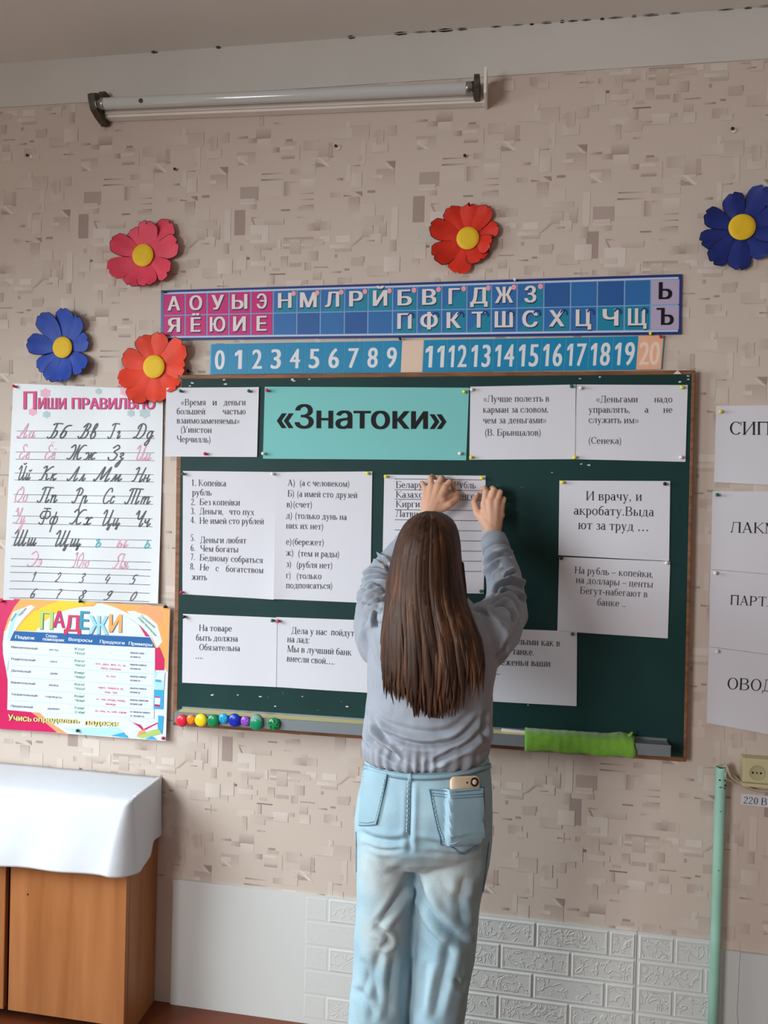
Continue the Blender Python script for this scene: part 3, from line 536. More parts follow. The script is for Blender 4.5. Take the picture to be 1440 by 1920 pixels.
for i in range(9):
    (r0, z0), (r1, z1) = rag[i], rag[i+1]
    g.hexa([(xa, -.006, z0), (r0, -.006, z0), (r1, -.006, z1), (xa, -.006, z1)], [(xa, 0, z0), (r0, 0, z0), (r1, 0, z1), (xa, 0, z1)], foamp)
    g.hexa([(r0+.001, -.010, z0), (xe, -.010, z0), (xe, -.010, z1), (r1+.001, -.010, z1)], [(r0+.001, 0, z0), (xe, 0, z0), (xe, 0, z1), (r1+.001, 0, z1)], foamp)
struct(g.build('trim_4'))

# ---------------------------------------------------------------- the green chalkboard
wood = mat('board_wood', (128, 86, 60), .55, var=.35, vscale=14, stretch=(1, 1, 6))
green = mat('board_green', (28, 58, 57), .5, spec=.15, var=.12, vscale=5)
chip = mat('white_chips', (205, 205, 198), .8)
BY = -.030
board = thing('chalkboard', at(805, 1080, 0), 'dark green chalkboard in a thin wooden frame covered with pinned sheets', 'chalkboard')
O = [(333, 703), (1304, 694), (1287, 1429), (324, 1360)]; I = [(342, 711), (1297, 702), (1281, 1420), (332, 1352)]
Wo = [at(a, b, BY-.0008) for a, b in O]; Wi = [at(a, b, BY-.0008) for a, b in I]
for i in range(4):
    j = (i+1) % 4; q = [Wo[i], Wo[j], Wi[j], Wi[i]]
    g = MB(); g.hexa(q, [(p[0], 0.0, p[2]) for p in q], wood); under(bevel(g.build('frame_bar'), .0015, 1), board)
g = MB(); q = [at(a, b, BY) for a, b in I]; g.hexa(q, [(p[0], -.004, p[2]) for p in q], green)
random.seed(11)
for px, py, s_ in [(420, 712, 3), (423, 720, 4), (548, 712, 4), (360, 718, 4), (356, 724, 3), (580, 711, 2.5), (551, 714, 3), (1125, 707, 3), (1087, 710, 2.5), (1290, 705, 3), (1291, 711, 3), (1275, 716, 4), (1104, 872, 4), (1090, 870, 2.5), (398, 1303, 3.5), (446, 1303, 2.5), (567, 1306, 2), (488, 1306, 3), (650, 1325, 3), (516, 1324, 2.5), (990, 1322, 2), (1035, 886, 2)]:
    P = [at(px+s_*k*math.cos(a), py+s_*.5*k*math.sin(a), BY-.0004) for a, k in [(t*1.05, random.uniform(.6, 1.2)) for t in range(6)]]
    g.poly(P, chip)
for i in range(14):
    px, py = random.choice([(random.uniform(620, 700), random.uniform(900, 1130)), (random.uniform(345, 660), random.uniform(1290, 1340)), (random.uniform(930, 1040), random.uniform(870, 1000))]); L = random.uniform(4, 12); a = random.uniform(-.6, 1.2)
    d = np.array([math.cos(a), math.sin(a)]); n = np.array([-d[1], d[0]])*.5
    g.poly([at(*(np.array([px, py])-n), BY-.0003), at(*(np.array([px, py])+d*L), BY-.0003), at(*(np.array([px, py])+n), BY-.0003)], mat('chalk_scratch', (92, 118, 116), .8))
under(g.build('writing_panel', recalc=False), board)
# chalk tray along the bottom
alu = mat('tray_aluminium', (142, 150, 154), .4, metal=.55); cream = mat('tray_cream', (216, 205, 150), .6); galv = mat('tray_grey', (126, 134, 138), .5, metal=.25)
tl, tr = at(343, 1324, BY), at(1250, 1384, BY)
TD = .056
def trp(u, dy, dz): p = tl*(1-u)+tr*u; return np.array([p[0], BY+dy, p[2]+dz])
cs = [(0, 0), (-.005, 0), (-.005, -.006), (-TD, -.008), (-TD, -.002), (-TD-.003, -.002), (-TD-.003, -.033), (-.0, -.033)]
g = MB(); kk = .84
def strip(i, j, u0, u1, mt): g.poly([trp(u0, *cs[i]), trp(u1, *cs[i]), trp(u1, *cs[j]), trp(u0, *cs[j])], mt)
for i in range(len(cs)-1):
    mt = alu if i in (0, 1, 3, 4) else galv
    strip(i, i+1, 0, kk, cream if i == 2 else mt); strip(i, i+1, kk, 1, mt)
g.poly([trp(0, *p) for p in cs], alu); g.poly([trp(1, *p) for p in cs], alu)
under(g.build('chalk_tray', recalc=False), board)
g = MB(); P = at(337, 1334, BY-.008); g.box(P[0]-.006, P[0]+.010, BY-.03, BY, P[2]-.022, P[2]+.006, mat('tray_bracket', (110, 140, 150), .5)); under(bevel(g.build('tray_bracket'), .003), board)
# scraps on the tray
g = MB(); a, b_ = at(943, 1378, BY-.02), at(1008, 1384, BY-.03); a[2] = trp(.66, 0, 0)[2]-.002; b_[2] = trp(.735, 0, 0)[2]-.003
g.tube([a, b_], .0052, mat('chalk', (210, 204, 196), .9), 10); tag(g.build('chalk_stick'), 'long white stick of chalk lying on the tray beside the green felt', 'chalk')
g = MB(); P = [at(1262, 701.5, BY-.006), at(1278, 701.5, BY-.006), at(1272, 695.5, BY-.006), at(1270, 694.5, BY-.006)]
g.hexa(P, [p+np.array([0, .001, 0]) for p in P], mat('scrap_paper', (226, 200, 185), .8)); tag(g.build('paper_scrap'), 'tiny pale triangular paper scrap stuck on the board frame at top right', 'paper')
# green felt strip folded over the tray
felt = mat('green_felt', (112, 165, 52), .9, var=.1, vscale=60, bump=.3, bscale=400, sheen=.3)
nA, nB = 40, 10; rows = []
u0, u1 = (1003-343)/907, (1190-343)/907
for j in range(nB+1):
    row = []
    for i in range(nA+1):
        u = u0+(u1-u0)*i/nA; t = j/nB; wv = .0025*math.sin(i*.9)*math.sin(3*t)+.002*noise.noise((i*.35, t*3, 1))
        if t < .35: dy, dz = -TD*t/.35*.95-.003, .003+abs(wv)+(.006*math.exp(-((i-36)/3)**2))*(1-t)
        else: s_ = (t-.35)/.65; dy, dz = -TD-.006-.004*math.sin(s_*3)-abs(wv)*.6, .003-s_*(.044+.002*math.sin(i*.5))
        row.append(trp(u+(.002 if i == nA else 0)*math.sin(j), dy, dz))
    rows.append(row)
g = MB(); v = [p for r in rows for p in r]; fcs = [(j*(nA+1)+i, j*(nA+1)+i+1, (j+1)*(nA+1)+i+1, (j+1)*(nA+1)+i) for j in range(nB) for i in range(nA)]
g.mesh(v, fcs, felt, True); o = g.build('felt_strip', recalc=False); md = o.modifiers.new('s', 'SOLIDIFY'); md.thickness = .003; md.offset = 0
tag(o, 'bright green felt strip folded over the chalk tray at right', 'cloth')
g = MB()
pts = [at(1150+i*5, 1381-3*math.sin(i*1.1)-(4 if i == 7 else 0), BY-.028-.006*math.cos(i)) for i in range(8)]
g.tube(pts, [.003, .004, .005, .005, .0055, .005, .005, .003], felt, 8); under(g.build('rolled_edge'), o)
# round magnets along the left of the tray
for px, py, r, col, nm in [(340, 1352, 11, (218, 38, 62), 'large red magnet button, first in the row under the board'), (357, 1350, 8.5, (240, 132, 30), 'small orange magnet button between the red and the yellow one'), (376, 1351, 11.5, (240, 212, 32), 'large yellow magnet button under the board'),
        (399, 1352, 11.5, (10, 128, 78), 'large green magnet button between the yellow and the light blue one'), (418, 1348, 9, (30, 158, 205), 'small light blue magnet button under the board'), (439, 1351, 11.8, (18, 42, 170), 'large dark blue magnet button under the board'),
        (459, 1353, 9, (142, 80, 184), 'small purple magnet button under the board'), (480, 1357, 12, (12, 138, 96), 'large green magnet button with a grey rim, beside the purple one'), (513, 1358, 11.2, (14, 130, 72), 'dark patterned green magnet button, last in the row under the board')]:
    R_ = r/640*1.06; P = at(px, py, BY-TD-.012); P[1] = BY-TD-.003
    if px == 340: P[1] += .0
    mt = mat('magnet_%d' % px, col, .25, spec=.5)
    g = MB(); g.lathe(P, (0, -1, 0), [(0, 0), (R_*.82, 0), (R_*.97, R_*.12), (R_, R_*.3), (R_*.96, R_*.42), (R_*.84, R_*.54), (R_*.5, R_*.63), (0, R_*.66)], mt, 24)
    if px in (357, 418, 459, 513):
        for a in range(5): g.tube([P+np.array([R_*.45*math.cos(a*1.257), -R_*.58, R_*.45*math.sin(a*1.257)]), P+np.array([R_*.75*math.cos(a*1.257+.4), -R_*.48, R_*.75*math.sin(a*1.257+.4)])], R_*.13, mt if px != 513 else mat('magnet_mark', (8, 70, 44), .4), 6)
    if px == 480: g.lathe(P+np.array([0, .0, R_*.42]), (0, -1, 0), [(0, 0), (R_*.9, 0), (R_*.92, R_*.4), (R_*.7, R_*.55), (0, R_*.58)], mat('magnet_grey', (110, 150, 140), .4), 20)
    tag(g.build('magnet'), nm, 'magnet', 'round magnets under the board')

# ---------------------------------------------------------------- push pins
PINC = {'green': (12, 104, 72), 'red': (200, 22, 62), 'yellow': (232, 222, 40), 'white': (232, 232, 228), 'black': (16, 18, 24), 'pink': (235, 150, 165)}
def pin(px, py, color, where, y, r=.0050):
    P = at(px, py, y-.006); P[1] = y
    mt = mat('pin_'+color, PINC[color], .3, spec=.5); g = MB()
    g.lathe(P, (-.12, -1, .1), [(0, -.004), (.0007, -.004), (.0007, .0015), (r*.75, .0018), (r*.8, .003), (r*.55, .0042), (r*.62, .0075), (r, .0095), (r*1.02, .011), (r*.8, .0128), (0, .0134)], mt, 12)
    tag(g.build('push_pin'), color+' push pin '+where, 'push pin', 'push pins on the wall and board')

# ---------------------------------------------------------------- printed sheets on the board
paper = mat('paper_white', (214, 214, 222), .75, spec=.2); ink = mat('ink', (58, 58, 68), .8); inkl = mat('ink_line', (70, 70, 82), .8)
black = mat('ink_black', (14, 14, 20), .7); teal = mat('paper_teal', (122, 192, 190), .7, spec=.2)
SY = BY-.0016
def curl(a=.004, b=.0, e=.0):
    return lambda u, v: a*(max(0, v-.5)*2)**2*(.5+.5*math.cos(2*math.pi*(u-.5)))+b*max(0, u-.7)**2*8+e*math.sin(math.pi*u)*math.sin(math.pi*v)
def lines(sh, L, cap, mt=ink):
    for t, x0, y0, x1, y1 in L: sh.text(serif(t), x0, y0, x1, y1, cap, mt)
s = Sheet([(312, 727), (486, 726), (482.5, 857), (309, 856)], SY, paper, curl(.002, .004))
lines(s, [('«Время', 339, 760, 386, 760), ('и', 398, 760, 407, 760), ('деньги', 419, 760, 461, 760), ('большей', 331, 777, 385, 777), ('частью', 417, 777, 461, 777), ('взаимозаменяемы»', 331, 794, 450, 795), ('(Уинстон', 338, 811, 397, 812), ('Черчилль)', 331, 829, 396, 830)], 12)
s.done('printed_sheet', 'white landscape quotation sheet ending in a bracketed name, top left of the chalkboard', 'paper sheet', 'printed sheets on the board')
s = Sheet([(496.5, 725), (879.5, 727), (874, 863), (493, 860)], SY, teal, curl(.002, .0, .003))
s.text(sans('«Знатоки»', .017), 519, 803, 837, 805, 45, black)
s.done('title_sheet', 'long teal title sheet with large bold black lettering on the chalkboard', 'paper sheet')
s = Sheet([(882, 725), (1079.5, 721), (1078, 861), (880, 862)], SY-.0008, paper, curl(.002, .001))
lines(s, [('«Лучше полезть в', 906, 754, 1030, 753), ('карман за словом,', 905, 774, 1029, 773.5), ('чем за деньгами»', 905, 794, 1025, 793.5), ('(В. Брынцалов)', 908, 817, 1015, 817)], 12.5)
s.done('printed_sheet', 'white quotation sheet just right of the teal title sheet', 'paper sheet', 'printed sheets on the board')
s = Sheet([(1081, 721), (1289.5, 722), (1285, 866), (1077.5, 861)], SY, paper, curl(.002, .001))
lines(s, [('«Деньгами', 1117, 754.5, 1196, 754.5), ('надо', 1226, 754.5, 1261, 754.5), ('управлять,', 1103, 774, 1182, 774), ('а', 1208, 774, 1216, 774), ('не', 1243, 774, 1261, 774), ('служить им»', 1103, 793, 1198, 794), ('(Сенека)', 1102, 832, 1166, 832.5)], 12.5)
s.done('printed_sheet', 'white quotation sheet in the top right corner of the chalkboard', 'paper sheet', 'printed sheets on the board')
s = Sheet([(343, 883), (518, 885), (514, 1124), (342, 1114)], SY, paper, lambda u, v: .012*max(0, u-.75)**2*16*max(0, v-.2)*.6)
lines(s, [('1. Копейка', 358, 911, 424, 912), ('рубль', 360, 929, 397, 929), ('2.', 358, 947, 367, 947), ('Без копейки', 374, 947, 450, 948), ('3.', 357, 964, 367, 964), ('Деньги,', 374, 964, 419, 965), ('что пух', 429, 965, 477, 966), ('4.', 357, 981, 367, 981), ('Не имей сто рублей', 374, 982, 495, 983), ('5.', 357, 1014, 366, 1014), ('Деньги любят', 375, 1018, 462, 1019), ('6.', 357, 1033, 366, 1033), ('Чем богаты', 375, 1034, 447, 1036), ('7.', 357, 1050, 366, 1050), ('Бедному собраться', 374, 1051, 493, 1056), ('8.', 356, 1068, 366, 1068), ('Не', 374, 1069, 392, 1070), ('с', 404, 1071, 410, 1071), ('богатством', 423, 1072, 494, 1075), ('жить', 359, 1087, 388, 1088)], 12)
s.done('printed_sheet', 'white portrait sheet with a numbered list on the left of the chalkboard', 'paper sheet', 'printed sheets on the board')
s = Sheet([(516, 885), (698, 884), (694, 1131), (514, 1123)], SY-.0012, paper, lambda u, v: .010*max(0, .2-u)**2*25*max(0, v-.2)*.8)
lines(s, [('А)', 539, 911, 554, 911), ('(а с человеком)', 561, 911, 656, 913), ('Б) (а имей сто друзей', 539, 931, 670, 934), ('в)(счет)', 537, 951, 586, 952), ('д) (только дунь на', 536, 972, 650, 975), ('них их нет)', 536, 991, 607, 993), ('е)(бережет)', 536, 1021, 608, 1023), ('ж)', 536, 1042, 551, 1042), ('(тем и рады)', 558, 1043, 637, 1045), ('з)', 536, 1063, 547, 1063), ('(рубля нет)', 555, 1064, 624, 1066), ('г)', 536, 1084, 546, 1084), ('(только', 555, 1085, 603, 1086), ('подпоясаться)', 536, 1103, 624, 1104)], 12)
s.done('printed_sheet', 'white portrait sheet with lettered bracketed answers beside the numbered list', 'paper sheet', 'printed sheets on the board')
s = Sheet([(343, 1151), (520, 1158), (518, 1288), (341.5, 1280)], SY, paper, curl(.002, .003))
lines(s, [('На товаре', 373, 1183, 435, 1184), ('быть должна', 367, 1201, 446, 1203), ('Обязательна', 373, 1219, 450, 1221), ('….', 366, 1235, 381, 1235)], 12)
s.done('printed_sheet', 'white landscape sheet with three short lines at the lower left of the chalkboard', 'paper sheet', 'printed sheets on the board')
s = Sheet([(518, 1157), (712, 1164), (708, 1300), (515.5, 1288)], SY-.0010, paper, curl(.002, .001))
lines(s, [('Дела у нас', 546, 1188, 613, 1191), ('пойдут', 620, 1191, 664, 1193), ('на лад:', 538, 1204, 581, 1206), ('Мы в лучший банк', 538, 1222, 659, 1229), ('внесли свой….', 537, 1240, 628, 1246)], 12.5)
s.done('printed_sheet', 'white sheet partly behind the left arm of the person, low on the chalkboard', 'paper sheet', 'printed sheets on the board')
s = Sheet([(720.5, 890), (910.5, 892), (907, 1113), (716, 1110)], SY, paper, lambda u, v: .004*max(0, v-.5)**2)
lines(s, [('Беларусь', 742, 915, 808, 915), ('Рубль', 851, 915, 892, 916), ('Казахстан', 742, 933, 818, 934), ('тенге', 850, 935, 890, 936), ('Киргизия', 742, 951, 812, 951), ('Латвия', 742, 969, 792, 970)], 12.5)
for k, y_ in enumerate([898, 918, 936, 955.5, 974.5, 993.5, 1012.5, 1031.5, 1050.5, 1069.5]): s.line(740, y_, 903, y_+2, 1.1, inkl)
s.done('table_sheet', 'white ruled table sheet that the person is pinning up', 'paper sheet', 'printed sheets on the board')
s = Sheet([(1049, 901), (1256.5, 902), (1254.5, 1052), (1047, 1041)], SY-.0006, paper, curl(.003, .001))
lines(s, [('И врачу, и', 1098, 938, 1204, 939), ('акробату.Выда', 1075, 965, 1226, 968), ('ют за труд …', 1083, 992, 1217, 996)], 17)
s.done('printed_sheet', 'white sheet with larger centred lettering at the right of the chalkboard', 'paper sheet', 'printed sheets on the board')
s = Sheet([(1048.5, 1044), (1256.5, 1053), (1252, 1197), (1045, 1183)], SY-.0014, paper, curl(.003, .001))
lines(s, [('На рубль – копейки,', 1077, 1075, 1225, 1083), ('на доллары – центы', 1079, 1093, 1224, 1102), ('Бегут-набегают в', 1087, 1113, 1214, 1120), ('банке ..', 1119, 1135, 1174, 1138)], 13)
s.done('printed_sheet', 'white sheet with four centred lines hanging just below the larger lettering sheet', 'paper sheet', 'printed sheets on the board')
s = Sheet([(870, 1176), (1082, 1184), (1081, 1324), (868, 1312)], SY, paper, curl(.002, .001))
lines(s, [('С целыми как в', 940, 1207, 1050, 1212), ('танке.', 960, 1227, 1002, 1229), ('Сбереженья ваши', 905, 1246, 1032, 1250), ('….', 921, 1265, 938, 1265)], 13)
s.done('printed_sheet', 'white sheet partly hidden behind the right side of the person, low on the board', 'paper sheet', 'printed sheets on the board')
# sheets on the wall at right, running out of the frame
WY = -.0035
for crn, t, where, cap in [([(1343, 761), (1560, 758), (1556, 915), (1338.5, 904)], ('СИП', 1367, 815, 1445, 815.5), 'white word sheet at the top of the column right of the board', 24.5), ([(1336, 921), (1554, 922), (1550, 1085), (1332.5, 1067)], ('ЛАК', 1369, 998.5, 1433, 1000), 'second white word sheet from the top, right of the board', 20),
        ([(1332, 1068), (1550, 1085), (1546, 1240), (1329.5, 1212)], ('ПАРТА', 1368, 1133.5, 1455, 1138), 'third white word sheet from the top, right of the board', 18), ([(1329, 1213), (1546, 1241), (1541, 1395), (1325, 1355)], ('ОВОД', 1362, 1292, 1452, 1297), 'lowest white word sheet in the column right of the board', 22)]:
    s = Sheet(crn, WY, paper, curl(.003, .001)); lines(s, [t], cap, mat('ink_dark', (34, 34, 42), .8)); 
    if t[0] == 'ЛАК': lines(s, [('М', 1433, 1000, 1460, 1000.5)], cap, mat('ink_dark', (34, 34, 42), .8))
    s.done('word_sheet', where, 'paper sheet', 'word sheets right of the board')
s = Sheet([(1389.5, 1487.5), (1447, 1493), (1447, 1515), (1388.5, 1508)], -.002, paper)
lines(s, [('220 В', 1393, 1506, 1438, 1510)], 13, mat('ink_dark', (34, 34, 42), .8)); s.done('voltage_label', 'small white label reading a voltage under the socket', 'label')

for a in [(340, 734, 'green', 'at the top left of the upper left quotation sheet'), (468, 734, 'green', 'at the top right of the upper left quotation sheet'), (386, 851.5, 'red', 'at the bottom of the upper left quotation sheet'),
    (502, 733, 'red', 'in the top left corner of the teal title sheet'), (494.5, 851, 'white', 'in the bottom left corner of the teal title sheet'), (871, 735, 'yellow', 'in the top right corner of the teal title sheet'), (863, 851, 'white', 'in the bottom right corner of the teal title sheet'),
    (1072, 725, 'green', 'between the two top right quotation sheets'), (885, 731, 'white', 'at the top left of the sheet next to the teal title'), (884, 858, 'yellow', 'at the bottom left of the sheet next to the teal title'), (1078, 858, 'yellow', 'below the seam of the two top right sheets'),
    (1089, 728, 'white', 'at the top left of the top right corner sheet'), (1279, 727, 'yellow', 'in the top right corner of the chalkboard sheets'), (1277, 858, 'white', 'at the bottom right of the top right corner sheet'), (344, 889, 'green', 'at the top left of the numbered list'),
    (341.5, 1111, 'red', 'at the bottom left of the numbered list'), (512, 889, 'white', 'between the numbered list and the lettered answers'), (690, 888, 'yellow', 'at the top right of the lettered answers sheet'), (346, 1157, 'black', 'at the top left of the lower left three line sheet'),
    (512, 1164, 'green', 'beside a red one between the two lower left sheets'), (523, 1165, 'red', 'beside a green one between the two lower left sheets'), (724, 894, 'yellow', 'at the top left of the ruled table sheet'), (904, 897, 'yellow', 'above the right hand on the ruled table sheet'),
    (903, 1109, 'green', 'at the bottom right of the ruled table sheet'), (1055, 905, 'yellow', 'at the top left of the larger lettering sheet'), (1247, 908, 'black', 'at the top right of the larger lettering sheet'), (1053, 1047, 'black', 'at the top left of the four line centred sheet'),
    (1250, 1056, 'white', 'at the top right of the four line centred sheet'), (1074, 1189, 'green', 'on the low sheet right of the person')]: pin(*a, SY-.0015)
for a in [(1351, 772.5, 'yellow', 'on the topmost word sheet at right'), (1345, 928.5, 'green', 'on the second word sheet at right'), (1341, 1075, 'white', 'on the third word sheet at right'), (1344, 1222, 'white', 'on the lowest word sheet at right')]: pin(*a, WY-.001)

# ---------------------------------------------------------------- alphabet strip and number strip
mag = mat('cell_magenta', (196, 34, 118), .4, spec=.4); blu = mat('cell_blue', (44, 108, 172), .4, spec=.4); blu2 = mat('cell_deep_blue', (40, 92, 158), .4, spec=.4); tea = mat('cell_teal', (22, 132, 164), .4, spec=.4); lav = mat('cell_lavender', (180, 168, 196), .4, spec=.4)
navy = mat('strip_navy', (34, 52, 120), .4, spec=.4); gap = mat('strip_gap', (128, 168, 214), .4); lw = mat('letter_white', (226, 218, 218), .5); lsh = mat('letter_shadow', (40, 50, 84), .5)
belp = mat('bell_pink', (238, 160, 178), .5); belb = mat('bell_blue', (22, 62, 128), .5)
s = Sheet([(302.5, 545), (1278.5, 514.5), (1277, 627.5), (302, 638.5)], -.004, gap, lambda u, v: .002+.0008*math.sin(u*9), grid=21)
s.band(0, 1, 0, .045, navy); s.band(0, 1, .955, 1, navy); s.band(.994, 1, .045, .955, navy, 1, 1); s.band(0, .006, .045, .955, mat('strip_grey', (100, 116, 160), .4), 1, 1)
for v_ in (.045, .925): s.band(.006, .994, v_, v_+.03, mat('strip_light', (190, 205, 228), .4), 2)
def ucol(px): # column border as it stands on the strip
    P = at(px, 580, -.004); return (P[0]-s.q[0][0])/(s.q[1][0]-s.q[0][0])
cols = [ucol(x) for x in (306, 347, 388, 429, 470, 512, 556, 600, 645, 689, 735, 781, 827, 874, 920, 968, 1018, 1068, 1118, 1169, 1218, 1273)]
R1 = ['А', 'О', 'У', 'Ы', 'Э', 'Н', 'М', 'Л', 'Р', 'Й', 'Б', 'В', 'Г', 'Д', 'Ж', 'З', '', '', '', '', 'Ь']; R2 = ['Я', 'Ё', 'Ю', 'И', 'Е', '', '', '', '', '', 'П', 'Ф', 'К', 'Т', 'Ш', 'С', 'Х', 'Ц', 'Ч', 'Щ', 'Ъ']
for row, (L, v0, v1) in enumerate([(R1, .085, .495), (R2, .515, .915)]):
    for k, ch in enumerate(L):
        a, b_ = cols[k]+.0014, cols[k+1]-.0014
        base = mag if k < 5 else (lav if k == 20 else (blu2 if not ch and (k % 2 == 0) else blu))
        if ch in 'ЙЧЩ' and ch: base = tea
        s.upoly([(a, v0), (b_, v0), (b_, v1), (a, v1)], base, 2)
        if 5 <= k < 20 and ch and ch not in 'ЙЧЩЖШЦ': s.upoly([(b_, v0), (b_, v1), (a, v1)], tea, 3)
        if not ch: continue
        narrow = .12 if ch in 'ЖШЩМЮФЫД' else (.26 if ch in 'ГЕЁЗЭЬ' else .19); wd = b_-a
        face = sans(ch, .024); vb = v1-.085 if row == 0 else v1-.075
        ucap = .285
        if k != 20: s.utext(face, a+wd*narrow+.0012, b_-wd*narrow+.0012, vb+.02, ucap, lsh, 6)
        s.utext(face, a+wd*narrow, b_-wd*narrow, vb, ucap, lw if k != 20 else black, 8)
        if 5 <= k < 20:
            cu, cv = b_-wd*.10, v0+.055
            if row == 0: s.upoly([(cu+wd*.11*math.cos(t), cv+.05*math.sin(t)) for t in [i*.7854 for i in range(8)]], belp, 10)
            else:
                for i in range(6): s.upoly([(cu-wd*.12+wd*.16*math.cos(t)*q, cv+.045+.07*math.sin(t)*q) for t, q in ((3.3+i*.6, 1), (3.9+i*.6, 1), (3.9+i*.6, .6), (3.3+i*.6, .6))], belb, 10)
s.done('alphabet_strip', 'long alphabet strip with magenta and blue letter cells above the chalkboard', 'poster')
cb = mat('number_blue', (14, 132, 178), .4, spec=.4); cg = mat('number_gap', (90, 178, 208), .4); pch = mat('number_peach', (232, 176, 146), .5); pal = mat('number_pale', (222, 196, 176), .5); nw = mat('numeral_white', (222, 222, 226), .5); np_ = mat('numeral_pale', (236, 208, 190), .5)
s = Sheet([(394.5, 645.5), (1245, 629.5), (1240, 692.5), (393, 702.5)], -.0052, cg, lambda u, v: .0015*math.sin(u*14))
def ucol2(px): P = at(px, 668, -.0052); return (P[0]-s.q[0][0])/(s.q[1][0]-s.q[0][0])
bx = [395.5, 430, 465.5, 500.5, 536, 571.5, 608, 645, 681.5, 717.5, 753, 794.5, 838, 880.5, 925, 969.5, 1015, 1060, 1104.5, 1149.5, 1195.5, 1243]
for k in range(21):
    a, b_ = ucol2(bx[k])+.0008, ucol2(bx[k+1])-.0008; wd = b_-a
    s.upoly([(a, 0.0), (b_, 0.0), (b_, 1), (a, 1)], pal if k == 10 else (pch if k == 20 else cb), 2)
    if k == 10: continue
    t = str(k); m_ = .22 if len(t) == 1 else .08
    if t == '1': m_ = .3
    s.utext(sans(t, .018), a+wd*m_, b_-wd*m_, .83 if k < 10 else .86, .66 if k < 10 else .72, np_ if k == 20 else nw, 3)
s.done('number_strip', 'blue number strip from zero to twenty with a peach last card, between alphabet and chalkboard', 'poster')
for a in [(1220, 626, 'yellow', 'under the last letters of the alphabet strip'), (751, 636, 'black', 'above the blank card of the number strip'), (1239, 632, 'red', 'on the peach last card of the number strip'), (308, 548, 'green', 'in the top left corner of the alphabet strip'), (966, 525, 'white', 'on the top edge of the alphabet strip')]: pin(*a, -.008, .0042)

# ---------------------------------------------------------------- handwriting poster
ppw = mat('poster_white', (212, 216, 220), .35, spec=.4); pk = mat('poster_pink', (214, 62, 132), .5); pko = mat('poster_dark_pink', (120, 30, 70), .5); grl = mat('poster_line', (70, 72, 80), .6); hwk = mat('handwriting_grey', (92, 94, 100), .6); hwp = mat('handwriting_pink', (226, 168, 190), .6); hwt = mat('handwriting_teal', (92, 176, 186), .6); pale = mat('poster_pale_teal', (176, 200, 204), .5); palp = mat('poster_pale_pink', (232, 176, 196), .5)
s = Sheet([(25, 719), (307, 731), (299, 1131), (11, 1124)], -.004, ppw, lambda u, v: .004*math.sin(u*5+v*2)**2+.018*max(0, u-.62)**2*7*max(0, v-.35)*.8+.010*max(0, .25-u)**2*16*v, grid=24)
z = lambda x, y: (x/4, 700+y/4)
for k, ch in enumerate('П'): s.text(sans(ch, .02), *z(182, 272), *z(282, 272), 34, pko, 2); s.text(sans(ch, .02), *z(178, 268), *z(276, 268), 33, pk, 3)
for t, a, b_ in (('ИШИ', 290, 500), ('ПРАВИЛЬНО', 540, 1168)): s.text(sans(t, .028), *z(a+4, 270), *z(b_+4, 272), 21, pko, 2); s.text(sans(t, .022), *z(a, 266), *z(b_, 268), 20.5, pk, 3)
for cx, cy, r, m_ in ((345, 150, 40, palp), (940, 135, 40, palp), (355, 310, 30, pale), (985, 300, 30, pale), (1090, 300, 42, pale), (740, 135, 26, pale), (250, 290, 34, palp)):
    s.ppoly([z(cx+r*1.1*math.cos(t)*(1 if i % 2 else .75), cy+r*math.sin(t)*(1 if i % 2 else .75)) for i, t in [(i, i*.5236) for i in range(12)]], m_, 1)
rows = [((433, 433), (487, 490)), ((590, 597), (645, 655)), ((748, 760), (800, 815)), ((908, 925), (965, 982)), ((1068, 1090), (1125, 1150)), ((1230, 1252), (1290, 1310)), ((1388, 1416), (1445, 1473)), ((1490, 1520), (1555, 1585)), ((1613, 1648), (1680, 1710))]
HWROWS = ['Аа130-270p Бб355-505 Вв580-725 Гг805-905 Дд995-1155', 'Ее140-225p Ёё330-415p Жж490-718 Зз805-935 Ии1005-1145p', 'Йй130-240 Кк290-430 Лл500-645 Мм700-920 Нн985-1130', 'Оо110-210p Пп280-430 Рр535-655 Сс765-860 Тт935-1130', 'Уу100-200p Фф280-430 Хх510-685 Цц750-910 Чч985-1130', 'Шш95-285 Щщ390-615 ъ705-770t ы880-965p ь1088-1138t', 'Ээ200-315p Юю535-670p Яя845-965p', '1235-262 2412-442 3595-628 4780-816 5972-1010', '6222-262 7415-446 8588-632 9780-824 0970-1012']
import re
for k, ((a0, a1), (b0, b1)) in enumerate(rows):
    xl, xr = 130-45*k/8, 1165-35*k/8
    for p, q in ((a0, a1), (b0, b1)): s.line(*z(xl, p), *z(xr, q), .9, grl)
    xh = (b0+b1-a0-a1)/8
    for it in HWROWS[k].split():
        if k >= 7: t, (a, b_), c_ = it[0], [int(v) for v in it[1:].split('-')], ''
        else: mm = re.match(r'(\D+)(\d+)-(\d+)(\D?)', it); t, a, b_, c_ = mm[1], int(mm[2]), int(mm[3]), mm[4]
        ya = b0+(b1-b0)*(a-xl)/(xr-xl); yb = b0+(b1-b0)*(b_-xl)/(xr-xl)
        s.text(cursive(t, .17 if c_ == '' else .15), *z(a, ya), *z(b_, yb), xh*2 if k < 7 else xh*1.1, {'': hwk, 'p': hwp, 't': hwt}[c_], 2)
s.done('handwriting_poster', 'tall white poster of handwritten letters and digits under a pink heading', 'poster')
